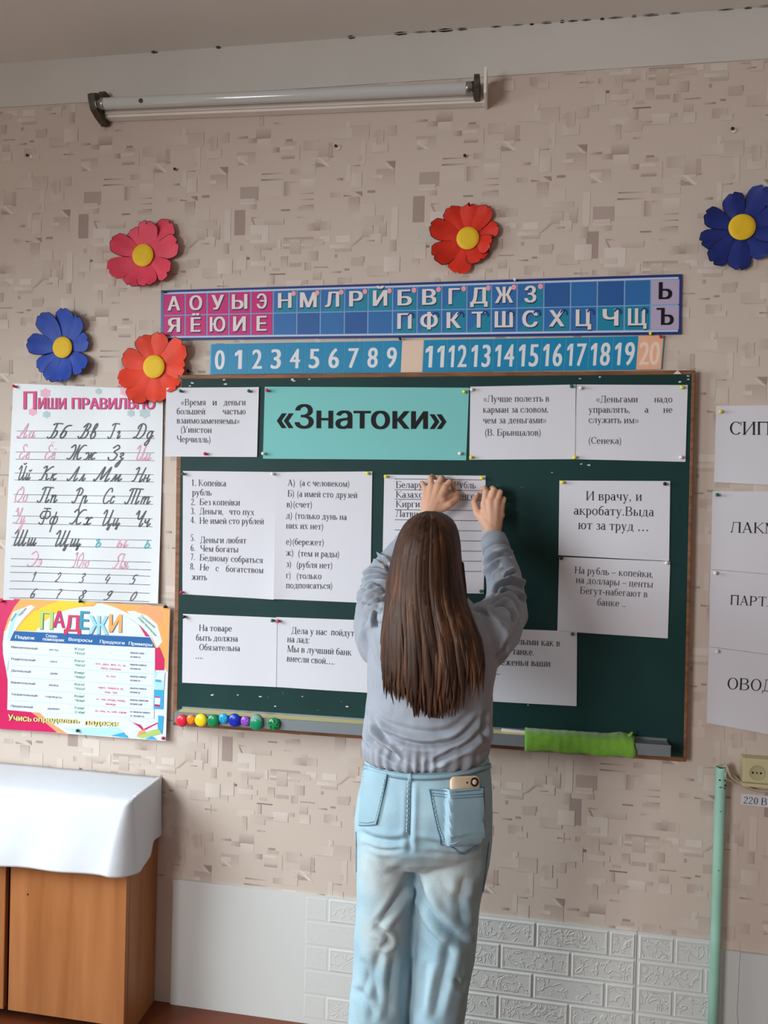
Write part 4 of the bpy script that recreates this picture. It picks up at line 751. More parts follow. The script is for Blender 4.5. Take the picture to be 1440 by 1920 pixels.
# ---------------------------------------------------------------- grammar poster
C_ = {k: mat('art_'+k, v, .35, spec=.4) for k, v in dict(white=(218, 226, 234), magenta=(206, 34, 96), orange=(238, 168, 92), yellow=(240, 200, 40), cyan=(60, 170, 220), pale=(176, 220, 236), blue=(28, 96, 162), lime=(178, 206, 112), red=(214, 44, 92), teal=(40, 150, 180), sky=(150, 208, 226), peach=(240, 160, 110), cream=(232, 218, 140), text=(86, 96, 120), green=(60, 150, 110), dark=(92, 82, 44)).items()}
s = Sheet([(-6, 1120.5), (320.5, 1137.5), (313, 1388), (-8, 1365.5)], -.0105, C_['white'], lambda u, v: .005*u+.003*v, grid=8)
z = lambda x, y: (x/4, 1100+y/4)
def art(c, L, P): s.ppoly([z(*p) for p in P], C_[c], L)
art('orange', 1, [(-20, 84), (740, 116), (700, 150), (300, 330), (-20, 330)]); art('orange', 1, [(740, 116), (1280, 150), (1262, 640), (1170, 460), (1130, 340), (1000, 215), (860, 150)])
art('yellow', 2, [(455, 103), (720, 116), (640, 140), (520, 165), (420, 200), (330, 260), (270, 333), (128, 325), (170, 270), (250, 190), (350, 140)])
art('magenta', 2, [(-20, 84), (155, 94), (110, 150), (62, 240), (30, 340), (20, 430), (30, 520), (45, 610), (60, 700), (60, 922), (240, 938), (340, 1010), (440, 1092), (-24, 1062)])
art('white', 3, [(270, 333), (330, 262), (420, 202), (520, 168), (600, 152), (700, 148), (800, 160), (900, 195), (1000, 250), (1080, 320), (1130, 378)])
art('white', 3, [(100, 190), (235, 135), (265, 152), (200, 215), (140, 290), (100, 360), (75, 430), (68, 560), (58, 640), (40, 580), (26, 500), (24, 420), (50, 320)])
art('pale', 4, [(110, 195), (165, 165), (120, 250), (85, 380), (60, 400), (75, 300)])
art('white', 3, [(955, 182), (1010, 180), (1110, 215), (1185, 280), (1225, 410), (1185, 458), (1140, 360), (1060, 275)])
art('peach', 2, [(1040, 160), (1100, 130), (1190, 150), (1235, 210), (1215, 300), (1150, 230)]); art('magenta', 4, [(1045, 280), (1085, 320), (1130, 372), (1100, 372)])
art('white', 4, [(74, 410), (1172, 456), (1164, 985), (60, 922)]); art('blue', 5, [(110, 332), (1130, 378), (1172, 456), (78, 404)])
art('magenta', 5, [(1170, 458), (1205, 452), (1240, 540), (1238, 622), (1170, 622)]); art('pale', 5, [(1166, 632), (1246, 640), (1238, 770), (1164, 768)]); art('white', 6, [(1200, 640), (1246, 640), (1242, 700), (1170, 690)]); art('cyan', 6, [(1175, 690), (1218, 696), (1216, 714), (1172, 708)])
art('cyan', 5, [(1164, 768), (1236, 772), (1232, 915), (1160, 910)]); art('white', 6, [(1168, 818), (1214, 822), (1206, 892), (1168, 884)]); art('magenta', 7, [(1168, 818), (1214, 822), (1212, 830), (1168, 826)]); art('magenta', 7, [(1168, 875), (1208, 880), (1206, 898), (1168, 890)])
art('cyan', 5, [(1195, 960), (1235, 965), (1226, 1100), (1195, 1060)]); art('peach', 5, [(240, 938), (300, 942), (360, 1000), (520, 1104), (440, 1092), (340, 1010)])
art('white', 6, [(960, 985), (1080, 1055), (1060, 1120), (960, 1110), (880, 1030)]); art('white', 6, [(1080, 1055), (1190, 1010), (1195, 1060), (1090, 1090)]); art('magenta', 7, [(1000, 1012), (1060, 1030), (1085, 1062), (1190, 1012), (1190, 1022), (1085, 1078), (1050, 1044)])
art('lime', 7, [(1030, 1115), (1200, 1062), (1222, 1095), (1070, 1130)]); art('peach', 8, [(1050, 1078), (1100, 1064), (1100, 1090), (1040, 1112)]); art('cyan', 7, [(840, 1112), (940, 1086), (972, 1128)]); art('cyan', 7, [(1095, 1135), (1150, 1115), (1188, 1142)]); art('pale', 5, [(480, 1060), (900, 1050), (960, 1110), (840, 1112), (640, 1106)])
for ch, x0, x1, yt, yb, c in (('П', 300, 400, 183, 315, 'lime'), ('А', 398, 490, 178, 302, 'magenta'), ('Д', 484, 610, 210, 356, 'red'), ('Е', 600, 672, 180, 316, 'teal'), ('Ж', 668, 818, 214, 352, 'sky'), ('И', 820, 918, 204, 336, 'orange')):
    dz = (yb-yt)*(.82 if ch == 'Д' else 1)
    s.text(sans(ch, .03), *z(x0+5, yt+dz+6), *z(x1+6, yt+dz+8), dz/4, C_['text'], 5); s.text(sans(ch, .02), *z(x0, yt+dz), *z(x1, yt+dz+4), dz/4, C_[c], 6)
def row(v): return lambda x: v+(x-75)*.062
def ptx(t, x0, x1, y, cap, c, L=6, b=.02): s.text(sans(t, b), *z(x0, y+(x0-75)*.062), *z(x1, y+(x1-75)*.062), cap/4, C_[c], L)
for t, x0, x1, y in (('Падеж', 118, 266, 384), ('Слово-', 348, 440, 360), ('помощник', 326, 490, 386), ('Вопросы', 520, 698, 376), ('Предлоги', 755, 942, 378), ('Примеры', 972, 1150, 378)): ptx(t, x0, x1, y, 24, 'white', 7)
data = [('Именительный', 'есть', 'Кто?', 'Что?', '—', '', 'мальчик', 'книга'), ('Родительный', 'нет', 'Кого?', 'Чего?', 'от, до, из, с, у,', 'без, около', 'мальчика', 'книги'), ('Дательный', 'дам', 'Кому?', 'Чему?', 'к, по', '', 'мальчику', 'книге'), ('Винительный', 'вижу', 'Кого?', 'Что?', 'про, через, в,', 'на, за', 'мальчика', 'книгу'), ('Творительный', 'горжусь', 'Кем?', 'Чем?', 'с, за, под, над,', 'между', 'мальчиком', 'книгой'), ('Предложный', 'думаю', 'О ком?', 'О чём?', 'в, на, о, об, при', '', 'о мальчике', 'о книге')]
for k, (a, b_, c_, d, e, f_, g_, h_) in enumerate(data):
    y = 458+k*88
    ptx(a, 88, 88+16.5*len(a), y, 17, 'text'); ptx(b_, 410-9*len(b_), 410+9*len(b_), y, 15, 'text'); ptx(c_, 566, 640, y-16, 18, 'green'); ptx(d, 568, 644, y+16, 18, 'green')
    ptx(e, 840-6.8*len(e), 840+6.8*len(e), y-6, 14, 'red' if k else 'text'); 
    if f_: ptx(f_, 840-7.5*len(f_), 840+7.5*len(f_), y+26, 14, 'red')
    ptx(g_, 985, 985+15*len(g_), y-16, 15, 'text'); ptx(h_, 985, 985+15*len(h_), y+14, 15, 'text')
    if k: s.line(*z(80, y-48), *z(1165, y-48+67), .5, C_['sky'], 5)
for t, x0, x1, y, cap in (('Учись', 66, 245, 1000, 46), ('определять', 258, 602, 998, 38), ('падежи', 642, 892, 1004, 38)):
    s.text(sans(t, .05), *z(x0+2, y+(x0-66)*.045), *z(x1+2, y+(x1-66)*.045), cap/4, C_['dark'], 8); s.text(sans(t, .02), *z(x0, y+(x0-66)*.045), *z(x1, y+(x1-66)*.045), cap/4, C_['cream'], 9)
for t, x0, x1, y0, y1 in (('Запомни', 90, 130, 262, 206), ('падежи', 150, 205, 222, 165)): s.text(sans(t, .01), *z(x0, y0), *z(x1, y1), 4.5, C_['text'], 6)
for t, x0, y0, x1, y1 in (('Склонение', 1060, 222, 1165, 310), ('существительных', 1040, 232, 1175, 372)): s.text(sans(t, .01), *z(x0, y0), *z(x1, y1), 4.5, C_['green'], 6)
s.done('grammar_poster', 'colourful landscape poster with a table of cases, magenta and orange border', 'poster')
for a in [(28, 725, 'red', 'in the top left corner of the handwriting poster')]: pin(*a, -.006)
for a in [(152, 1128, 'black', 'at the top middle of the colourful grammar poster'), (311, 1138, 'black', 'in the top right corner of the colourful grammar poster'), (147, 1370, 'black', 'at the bottom middle of the colourful grammar poster'), (307, 1384, 'red', 'in the bottom right corner of the colourful grammar poster'), (4, 1128, 'red', 'in the top left corner of the colourful grammar poster')]: pin(*a, -.013)

# ---------------------------------------------------------------- paper flowers
yel = mat('flower_yellow', (232, 190, 44), .6, var=.05, vscale=30)
def flower(cx, cy, rc, col, label, petals, y0=-.004, seed=1):
    random.seed(seed); base = at(cx, cy, 0.0); t = thing('paper_flower', (base[0], 0, base[2]), label, 'wall decoration', 'paper flowers on the wall')
    mt = mat('petal_'+label.split()[0]+str(seed), col, .55, spec=.35, var=.10, vscale=25); edge = mat('petal_edge', (30, 24, 30), .7)
    k1 = np.linalg.norm(at(cx+1, cy, -.02)-at(cx, cy, -.02)); c0 = at(cx, cy, -.02)
    for i, (ang, L, wf) in enumerate(petals):
        a = math.radians(ang); d = np.array([math.cos(a), 0, math.sin(a)]); n = np.array([-math.sin(a), 0, math.cos(a)]); L *= k1; NU, NV = 9, 6
        lift = random.uniform(.004, .024); tw = random.uniform(-.22, .22); cup = random.uniform(-.05, .16); g = MB(); rows = []
        for q in range(NU+1):
            u = q/NU; hw = L*wf*(.20+.80*math.sin(min(1, u*1.18)*math.pi*.56)**1.15)*(1 if u < .8 else math.sqrt(max(.04, 1-((u-.8)/.21)**2)))*.5
            row = []
            for p in range(NV+1):
                v = p/NV*2-1; rr = L*(.10+.90*u)
                if u > .85: rr -= L*.05*math.exp(-(v*3.2)**2)*(u-.85)/.15
                yy = y0-.006-lift*u*u-.0012*(i % 3)-cup*hw*(v*v)*.5+tw*hw*v*u+.004*math.sin(u*3)-(.0035*(1-abs(v)) if u > .2 else 0)
                row.append(c0*np.array([1, 0, 1])+d*rr+n*hw*v+np.array([0, min(yy, -.003), 0]))
            rows.append(row)
        v = [p for r in rows for p in r]; fc = [(a_*(NV+1)+b_, a_*(NV+1)+b_+1, (a_+1)*(NV+1)+b_+1, (a_+1)*(NV+1)+b_) for a_ in range(NU) for b_ in range(NV)]
        g.mesh(v, fc, mt, True)
        bd = [rows[q][0] for q in range(3, NU+1)]+[rows[NU][p] for p in range(1, NV+1)]+[rows[q][NV] for q in range(NU-1, 2, -1)]
        if random.random() < .8: g.tube(bd[random.randint(0, 4):], .0011, edge, 5)
        o = g.build('petal', recalc=False); md = o.modifiers.new('s', 'SOLIDIFY'); md.thickness = .0007; o.modifiers.new('e', 'EDGE_SPLIT').split_angle = .6; under(o, t)
    g = MB(); R_ = rc*k1; P = c0*np.array([1, 0, 1])+np.array([0, y0-.012, 0])
    g.lathe(P, (0, -1, 0), [(0, 0), (R_*.97, 0), (R_, .0012), (R_*.97, .0026), (R_*.6, .0034), (0, .0036)], yel, 28); under(g.build('flower_centre'), t)
    return t
flower(267, 478, 20, (226, 72, 96), 'pink paper flower with a yellow centre, upper left on the wallpaper', [(112, 51, .72), (78, 58, .64), (48, 76, .56), (15, 70, .56), (-34, 64, .6), (-77, 57, .62), (-109, 58, .62), (-154, 66, .58), (155, 60, .62)], seed=1)
flower(116, 651, 18.5, (44, 76, 172), 'blue paper flower above the handwriting poster, the smaller of the two blue ones', [(85, 65, .58), (57, 61, .5), (14, 50, .66), (-42, 61, .6), (-83, 60, .5), (-110, 62, .52), (-141, 59, .56), (173, 63, .58), (125, 66, .56)], seed=2)
flower(290, 688, 20.5, (226, 62, 34), 'orange red paper flower overlapping the heading of the handwriting poster', [(80, 60, .56), (114, 59, .6), (163, 61, .6), (-158, 69, .54), (-122, 72, .56), (-83, 63, .62), (-38, 60, .6), (-3, 59, .62), (33, 70, .58)], y0=-.012, seed=3)
flower(877, 446, 21.5, (212, 46, 26), 'red paper flower above the middle of the alphabet strip', [(122, 69, .56), (87, 65, .6), (58, 69, .5), (20, 60, .55), (-20, 47, .75), (-58, 50, .9), (-106, 68, .66), (-150, 73, .6), (162, 74, .52)], seed=4)
flower(1392, 425, 26, (30, 46, 122), 'large dark blue paper flower at the right edge of the wall', [(64, 86, .52), (110, 68, .6), (160, 77, .5), (-160, 83, .5), (-128, 89, .5), (-92, 85, .52), (-50, 76, .56), (-12, 68, .6), (25, 70, .58)], seed=5)
g = MB(); P = [at(a, b_, -.0015) for a, b_ in ((786, 424), (824, 424), (836, 455), (786, 456))]; g.hexa(P, [p+np.array([0, .001, 0]) for p in P], mat('grey_card', (196, 188, 180), .7)); tag(g.build('paper_patch'), 'small pale paper patch behind the red paper flower', 'paper')
for a in [(277, 420, 'black', 'at the top of the pink paper flower'), (880, 384, 'black', 'at the top of the red paper flower')]: pin(*a, -.018, .0035)
# nails left in the wall
nl = mat('nail_steel', (60, 54, 48), .5, metal=.6); plast = mat('nail_plaster', (228, 222, 212), .9)
for px, py, where, rim in [(55, 294, 'at the far upper left of the wall', 1), (331, 320, 'above the pink paper flower', 0), (632, 277, 'with a ring of bare plaster below the lamp', 1), (655, 204, 'just under the fluorescent lamp', 0), (873, 295, 'above the red paper flower', 0), (1373, 245, 'above the large dark blue flower', 1), (356, 697, 'beside the orange red flower above the board', 0)]:
    P = at(px, py, 0); g = MB(); g.lathe(P+np.array([0, .004, 0]), (-.15, -1, .1), [(0, 0), (.0012, 0), (.0012, .012), (.0042, .0125), (.0045, .0145), (0, .015)], nl, 10)
    if rim: g.lathe(P+np.array([.005, -.0008, .001]), (0, -1, 0), [(0, 0), (.008, 0), (.006, .0015), (0, .002)], plast, 9)
    tag(g.build('wall_nail'), 'dark nail in the wallpaper '+where, 'nail', 'nails in the wall')

# ---------------------------------------------------------------- fluorescent lamp
lw_ = mat('lamp_enamel', (228, 222, 214), .45, var=.05, vscale=6); tubeg = mat('lamp_tube', (198, 202, 200), .12, spec=.6); hold = mat('lamp_holder_dark', (74, 66, 58), .5, var=.4, vscale=60); met = mat('lamp_cap_metal', (160, 162, 160), .25, metal=.9)
a, b_ = at(183, 221, -.03), at(908, 192, -.03); lamp = thing('fluorescent_lamp', (a+b_)/2*np.array([1, 0, 1]), 'long white fluorescent lamp mounted at the top of the wall', 'lamp')
g = MB(); ch = [(0, .012), (0, .058), (-.026, .058), (-.034, .050), (-.034, .012), (-.030, 0), (-.004, 0)]
g.rings([[np.array([p[0], y, p[2]+dz]) for y, dz in ch] for p in (a+np.array([.0, 0, 0]), b_)], lw_, smooth=False); under(g.build('channel_housing'), lamp)
g = MB(); g.rings([[np.array([p[0], y, p[2]+dz]) for y, dz in ((-.034, .046), (-.040, .050), (-.040, .004), (-.034, .008))] for p in (a+np.array([.03, 0, 0]), b_-np.array([.03, 0, 0]))], lw_, smooth=False); under(g.build('front_cover'), lamp)
ta, tb = at(187, 195, -.072), at(886, 165, -.072); g = MB(); g.tube([ta, tb], .0165, tubeg, 20); o = g.build('glass_tube'); under(o, lamp)
dd = (tb-ta)/np.linalg.norm(tb-ta)
for e, sgn in ((ta, 1), (tb, -1)):
    g = MB(); g.lathe(e-dd*sgn*.004, dd*sgn, [(0, 0), (.017, 0), (.0172, .018), (.0165, .022), (0, .022)], met, 18)
    for q in (-.006, .006): g.tube([e+np.array([0, 0, q]), e-dd*sgn*.012+np.array([0, 0, q])], .0015, met, 6)
    under(g.build('tube_cap'), o)
g = MB(); P = ta-dd*.014
pr = [(-.094, .020), (-.090, .006), (-.078, -.018), (-.050, -.030), (-.012, -.038), (0, -.030), (0, .060), (-.03, .060), (-.052, .034), (-.08, .030)]
g.rings([[np.array([P[0]+x, y, P[2]+dz]) for y, dz in pr] for x in (-.014, .008)], hold, smooth=False); under(bevel(g.build('lamp_holder'), .002), lamp)
g = MB(); P = tb+dd*.012; g.box(P[0]-.008, P[0]+.008, -.092, -.03, P[2]-.018, P[2]+.028, hold); under(bevel(g.build('lamp_holder'), .003), lamp)
g = MB(); xr = at(911, 170, -.05)[0]; g.box(xr-.004, xr+.004, -.094, 0, P[2]-.026, P[2]+.045, lw_); under(bevel(g.build('end_plate'), .002), lamp)
g = MB(); P = ta+dd*.14+np.array([0, -.0168, -.004]); g.lathe(P, (0, -1, 0), [(0, 0), (.007, 0), (.004, .001), (0, .001)], hold, 8); under(g.build('tube_mark'), o)

# ---------------------------------------------------------------- cabinet and the cloth on it
cw = bpy.data.materials.new('cabinet_veneer'); cw.use_nodes = True; nt = cw.node_tree; b = nt.nodes['Principled BSDF']; b.inputs['Roughness'].default_value = .38
tc = nt.nodes.new('ShaderNodeTexCoord'); mp = nt.nodes.new('ShaderNodeMapping'); mp.inputs['Scale'].default_value = (9, 9, .7); n1 = nt.nodes.new('ShaderNodeTexNoise'); n1.inputs['Scale'].default_value = 2.2; n1.inputs['Detail'].default_value = 6; n1.inputs['Distortion'].default_value = .6
nt.links.new(tc.outputs['Object'], mp.inputs[0]); nt.links.new(mp.outputs[0], n1.inputs['Vector']); rp = nt.nodes.new('ShaderNodeValToRGB'); rp.color_ramp.elements[0].position = .3; rp.color_ramp.elements[1].position = .72
rp.color_ramp.elements[0].color = (*lin((152, 94, 50)), 1); rp.color_ramp.elements[1].color = (*lin((178, 118, 72)), 1); nt.links.new(n1.outputs['Fac'], rp.inputs[0]); nt.links.new(rp.outputs[0], b.inputs['Base Color'])
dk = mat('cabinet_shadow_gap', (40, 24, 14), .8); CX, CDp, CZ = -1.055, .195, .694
cab = thing('cabinet', (-1.65, -CDp/2, 0), 'low light brown veneered cabinet standing against the wall at left', 'cabinet')
g = MB(); g.box(CX-.018, CX, -CDp+.018, -.002, 0, CZ, cw); under(bevel(g.build('side_panel'), .0015, 1), cab)
g = MB(); g.box(-2.25, -2.232, -CDp+.018, -.002, 0, CZ, cw); under(bevel(g.build('side_panel'), .0015, 1), cab)
g = MB(); g.box(-2.232, CX-.018, -CDp+.016, -.002, CZ-.018, CZ, cw); under(g.build('top_panel'), cab)
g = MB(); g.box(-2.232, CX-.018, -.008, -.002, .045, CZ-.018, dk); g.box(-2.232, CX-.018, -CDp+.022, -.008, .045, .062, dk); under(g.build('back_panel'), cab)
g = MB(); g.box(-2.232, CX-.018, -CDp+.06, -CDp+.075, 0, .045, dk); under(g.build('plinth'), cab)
xd1 = at(17, 1760, -CDp)[0]; xd0 = at(8.5, 1760, -CDp)[0]
for xa, xb in ((xd1, CX), (xd0-.46, xd0), (-2.25, xd0-.475)):
    g = MB(); g.box(xa, xb, -CDp, -CDp+.017, .047, CZ-.001, cw); d_ = under(bevel(g.build('door'), .0015, 1), cab)
    if xa == xd1:
        P = at(52, 1677, -CDp); g = MB(); g.lathe((P[0], -CDp+.001, P[2]), (0, -1, 0), [(0, 0), (.0035, 0), (.003, .0012), (0, .0015)], dk, 10); under(g.build('screw_hole'), d_)
# cloth
cl = mat('white_cloth', (214, 219, 226), .7, spec=.2, bump=.55, bscale=11); zt = CZ+.004; path = []; N1 = 70
XR, FY, RC, XL, FL, RL = CX+.008, CDp+.008, .012, CX+.020, CDp+.040, .075          # rounded corner at the top edge, wider at the hem
for i in range(N1):
    k_ = i/(N1-1); path.append((np.array([-2.25+(XR-RC+2.25)*k_, -FY]), np.array([-2.25+(XL-RL+2.25)*k_, -FL]), k_))
for i in range(1, 11):
    a_ = math.radians(-90+90*i/10); d_ = np.array([math.cos(a_), math.sin(a_)]); path.append((np.array([XR-RC, -FY+RC])+d_*RC, np.array([XL-RL, -FL+RL])+d_*RL, 1+i/10))
for i in range(1, 15): path.append((np.array([XR, -FY+RC+(FY-RC-.006)*i/14]), np.array([XL-.008*i/14, -FL+RL+(FL-RL-.006)*i/14]), 2+i/14))
zf0, zf1 = at(0, 1620, -.225)[2], at(205, 1640, -.225)[2]; zs0, zs1, zs2 = at(250, 1636, -.17)[2], at(262, 1583, -.10)[2], at(293, 1566, -.01)[2]
def hem(t):
    if t <= 1: return zf0+(zf1-zf0)*max(0, (t-.72)/.28)
    if t <= 2: return zf1+(zs0-zf1)*(t-1)
    if t <= 2.5: return zs0+(.012*(t-2)/.5)
    if t <= 2.58: return zs0+.012+(zs1-zs0-.012)*(t-2.5)/.08
    return zs1+(zs2-zs1)*(t-2.58)/.42
rows = []; K = 18
for e, el, t in path:
    col = []
    for k in range(5): f_ = k/5; col.append(np.array([e[0] if t <= 1 else XR-RC+(e[0]-XR+RC)*f_, -.006+(e[1]+.006)*f_ if t <= 2 else e[1], zt+.0012*noise.noise((e[0]*9, k*.5, 0))]))
    hz = hem(t)
    for k in range(K+1):
        f_ = k/K; bl = f_**.75; p_ = e*(1-bl)+el*bl; wv = .009*f_*noise.noise((e[0]*6, e[1]*6, f_*1.3))+(.004*f_*math.sin(t*30) if t <= 1 else 0)
        if t > 2: wv *= .3
        col.append(np.array([p_[0]+(wv if t > 1 else 0), min(p_[1]-(wv if t <= 1.5 else 0), -.005), zt-(zt-hz)*f_ if f_ > 0 else zt-.001]))
    rows.append(col)
M_ = len(rows[0]); g = MB(); v = [p for r in rows for p in r]
g.mesh(v, [(i*M_+j, (i+1)*M_+j, (i+1)*M_+j+1, i*M_+j+1) for i in range(len(rows)-1) for j in range(M_-1)], cl, True)
o = g.build('white_tablecloth', recalc=True); md = o.modifiers.new('sub', 'SUBSURF'); md.levels = md.render_levels = 1; md = o.modifiers.new('s', 'SOLIDIFY'); md.thickness = .0015; md.offset = 1
tag(o, 'plain white cloth draped over the cabinet at left', 'tablecloth')

# ---------------------------------------------------------------- mint pipe, socket, cable
mint = mat('pipe_mint', (156, 206, 188), .4, var=.08, vscale=12); blk = mat('pipe_scuff', (18, 22, 22), .8)
pt, pb = at(1352, 1438, -.03), at(1337, 1915, -.03); d_ = (pb-pt)/(pb-pt)[2]; p0 = pt+d_*(0-pt[2])
pipe = thing('wall_pipe', p0, 'mint green painted conduit pipe running up the wall beside the socket', 'pipe')
g = MB(); R_ = .0135; ax = (pt-p0)/np.linalg.norm(pt-p0); L = np.linalg.norm(pt-p0)
g.lathe(p0, ax, [(R_, 0), (R_, L*.5), (R_, L-.02), (R_*1.02, L-.002), (R_*.96, L), (R_*.8, L), (R_*.8, L-.02), (0, L-.021)], mint, 24)
for px, py, w_, h_ in ((1347.5, 1459.5, 2.4, 1.6), (1356, 1460, 3, 1.4), (1357, 1470, 3, 2.2), (1349, 1473, 3.5, 1), (1356, 1475, 2.5, 1.2), (1349, 1518, 1.5, 1), (1345, 1628, 1.2, 1), (1349, 1437, 4, 1.2)):
    P = at(px, py, -.03); q = P[0]-(p0+(pt-p0)*(P[2]-p0[2])/(pt-p0)[2])[0]; yy = -.03-math.sqrt(max(1e-8, (R_+.0006)**2-q*q)); k = np.linalg.norm(at(px+1, py, -.04)-at(px, py, -.04))
    g.poly([(P[0]+w_*k*math.cos(t), yy, P[2]+h_*k*math.sin(t)*random.uniform(.7, 1.2)) for t in [i*.7854 for i in range(8)]], blk)
under(g.build('pipe_shaft'), pipe)
sock = mat('socket_cream', (198, 190, 150), .4, spec=.4); sockd = mat('socket_recess', (176, 170, 132), .45)
A, B_ = at(1394, 1421, -.036), at(1449, 1478, -.036); xc = at(1419, 1449, -.036)
so = thing('wall_socket', (A[0]+.03, 0, A[2]-.04), 'cream surface mounted power socket at the right edge', 'socket')
g = MB(); zb = at(1400, 1467, -.036)[2]; g.box(A[0], B_[0], -.036, 0, zb, A[2], sock); under(bevel(g.build('socket_body'), .004), so)
g = MB(); g.box(A[0]-.001, B_[0]+.002, -.042, 0, zb-.010, zb-.0005, sock); under(bevel(g.build('base_plate'), .002), so)
g = MB(); rr = 14.2*np.linalg.norm(at(1420, 1449, -.036)-at(1419, 1449, -.036)); P = np.array([xc[0], -.0362, xc[2]])
g.lathe(P, (0, -1, 0), [(rr*1.06, 0), (rr*1.04, .0016), (rr*.96, .0018), (rr*.92, .0002), (rr*.90, .0001), (0, .0001)], sockd, 32)
for q, r_ in ((-7.6, .0028), (0, .0022), (7.6, .0028)): g.lathe(P+np.array([q*rr/14.2, -.0003, -.0003]), (0, -1, 0), [(r_, 0), (r_*.9, .0003), (0, .0003)], blk, 12)
under(g.build('socket_face'), so)
cabm = mat('cable_beige', (190, 172, 154), .6)
def wire(P, r=.0035):
    g = MB(); Q = [at(px, py, y) for px, py, y in P]; out = [np.array(q) for q in smooth_line(Q, 6)]; g.tube(out, r, cabm, 8); return g
g = wire([(1355, 1440, -.030), (1361, 1435, -.034), (1366, 1447, -.036), (1372, 1458, -.03), (1382, 1465, -.022), (1392, 1471, -.02), (1408, 1479, -.016), (1425, 1483, -.014), (1460, 1484, -.014)], .004)
o = tag(g.build('power_cable'), 'beige cable looping from the mint pipe under the socket', 'cable')
for P in ([(1364, 1440, -.03), (1360, 1452, -.04), (1362, 1461, -.036), (1368, 1463, -.03), (1378, 1468, -.02), (1392, 1470, -.012)], [(1362, 1436, -.028), (1370, 1450, -.026), (1384, 1462, -.018), (1398, 1476, -.012), (1420, 1480, -.010), (1455, 1476, -.010)]):
    under(wire(P, .003).build('cable_strand'), o)

# ---------------------------------------------------------------- the person
YD = -.45
root = thing('person', (-.2, YD, 0), 'person with long brown hair and light blue jeans, arms raised to the board', 'person')
skin = bpy.data.materials.new('skin'); skin.use_nodes = True; b = skin.node_tree.nodes['Principled BSDF']
b.inputs['Base Color'].default_value = (*lin((206, 158, 132)), 1); b.inputs['Roughness'].default_value = .5; b.inputs['Subsurface Weight'].default_value = .12; b.inputs['Subsurface Radius'].default_value = (.01, .004, .002); b.inputs['Specular IOR Level'].default_value = .3
nt = skin.node_tree; tc = nt.nodes.new('ShaderNodeTexCoord'); nn = nt.nodes.new('ShaderNodeTexNoise'); nn.inputs['Scale'].default_value = 160; nt.links.new(tc.outputs['Object'], nn.inputs['Vector'])
bp = nt.nodes.new('ShaderNodeBump'); bp.inputs['Strength'].default_value = .12; bp.inputs['Distance'].default_value = .002; nt.links.new(nn.outputs['Fac'], bp.inputs['Height']); nt.links.new(bp.outputs[0], b.inputs['Normal'])

def ring_px(py, l, r, yc, ry, n=44, sup=2.2, back=1.0, k=1.0):
    A, B_ = at(l, py, yc), at(r, py, yc); cx, cz, rx = (A[0]+B_[0])/2, (A[2]+B_[2])/2, (B_[0]-A[0])/2*k; out = []
    for j in range(n):
        t = 2*math.pi*j/n; c_, s_ = math.cos(t), math.sin(t)
        x = math.copysign(abs(c_)**(2/sup), c_); y = math.copysign(abs(s_)**(2/sup), s_)
        out.append(np.array([cx+rx*x, yc+ry*k*y*(back if y < 0 else 1), cz+(B_[2]-A[2])/2*x]))
    return out
def remesh(mb, voxel, smooth=6, fac=.5):
    o = mb.build('tmp'); md = o.modifiers.new('r', 'REMESH'); md.mode = 'VOXEL'; md.voxel_size = voxel
    m2 = o.modifiers.new('s', 'SMOOTH'); m2.factor = fac; m2.iterations = smooth
    me = bpy.data.meshes.new_from_object(o.evaluated_get(bpy.context.evaluated_depsgraph_get()))
    old = o.data; bpy.data.objects.remove(o); bpy.data.meshes.remove(old)
    return me
def mesh_np(me):
    n = len(me.vertices); v = np.empty(n*3); me.vertices.foreach_get('co', v); no = np.empty(n*3); me.vertices.foreach_get('normal', no)
    return v.reshape(-1, 3), no.reshape(-1, 3)
def px_np(v):
    d = v-CAM; zc = d@CF; return np.stack([720+FPX*(d@CR)/zc, 960-FPX*(d@CU)/zc], -1)
def seg_dist(p, line):
    """distance to a smooth line and place along it (0..1)"""
    L = np.array(smooth_line(line, 5)); best = np.full(len(p), 1e9); tt = np.zeros(len(p)); side = np.zeros(len(p)); m = len(L)-1
    for i in range(m):
        a, d = L[i], L[i+1]-L[i]; l2 = d@d+1e-9; t = np.clip(((p-a)@d)/l2, 0, 1); q = p-(a+t[:, None]*d); dd = np.hypot(q[:, 0], q[:, 1]); w_ = dd < best
        best[w_] = dd[w_]; tt[w_] = (i+t[w_])/m; side[w_] = np.sign(d[0]*q[w_, 1]-d[1]*q[w_, 0])
    return best, tt, side
def creases(me, L, sub=None):
    """press folds into the cloth: (line as seen in the photograph, depth in m, half width px)"""
    v, no = mesh_np(me); p = px_np(v); toc = CAM-v; toc /= np.linalg.norm(toc, axis=1)[:, None]; face = np.clip((no*toc).sum(1)*2.5+.2, 0, 1); disp = np.zeros(len(v))
    for line, dep, w_ in L:
        d, t, sd = seg_dist(p, line); e = np.clip(np.sin(np.clip(t, 0, 1)*math.pi)*1.6, 0, 1)
        disp += -dep*np.exp(-(d/w_)**1.4)*e+dep*.75*np.exp(-((d-2.0*w_)/(w_*1.1))**2)*e*(.55+.45*(sd < 0))
    v += no*(disp*face)[:, None]
    me.vertices.foreach_set('co', v.ravel()); me.update(); return me
def obj_of(me, name, mt, parent, smooth=True):
    me.name = name; me.materials.clear(); me.materials.append(mt); me.polygons.foreach_set('use_smooth', [smooth]*len(me.polygons))
    me.polygons.foreach_set('material_index', [0]*len(me.polygons))
    o = bpy.data.objects.new(name, me); COL.objects.link(o); return under(o, parent)

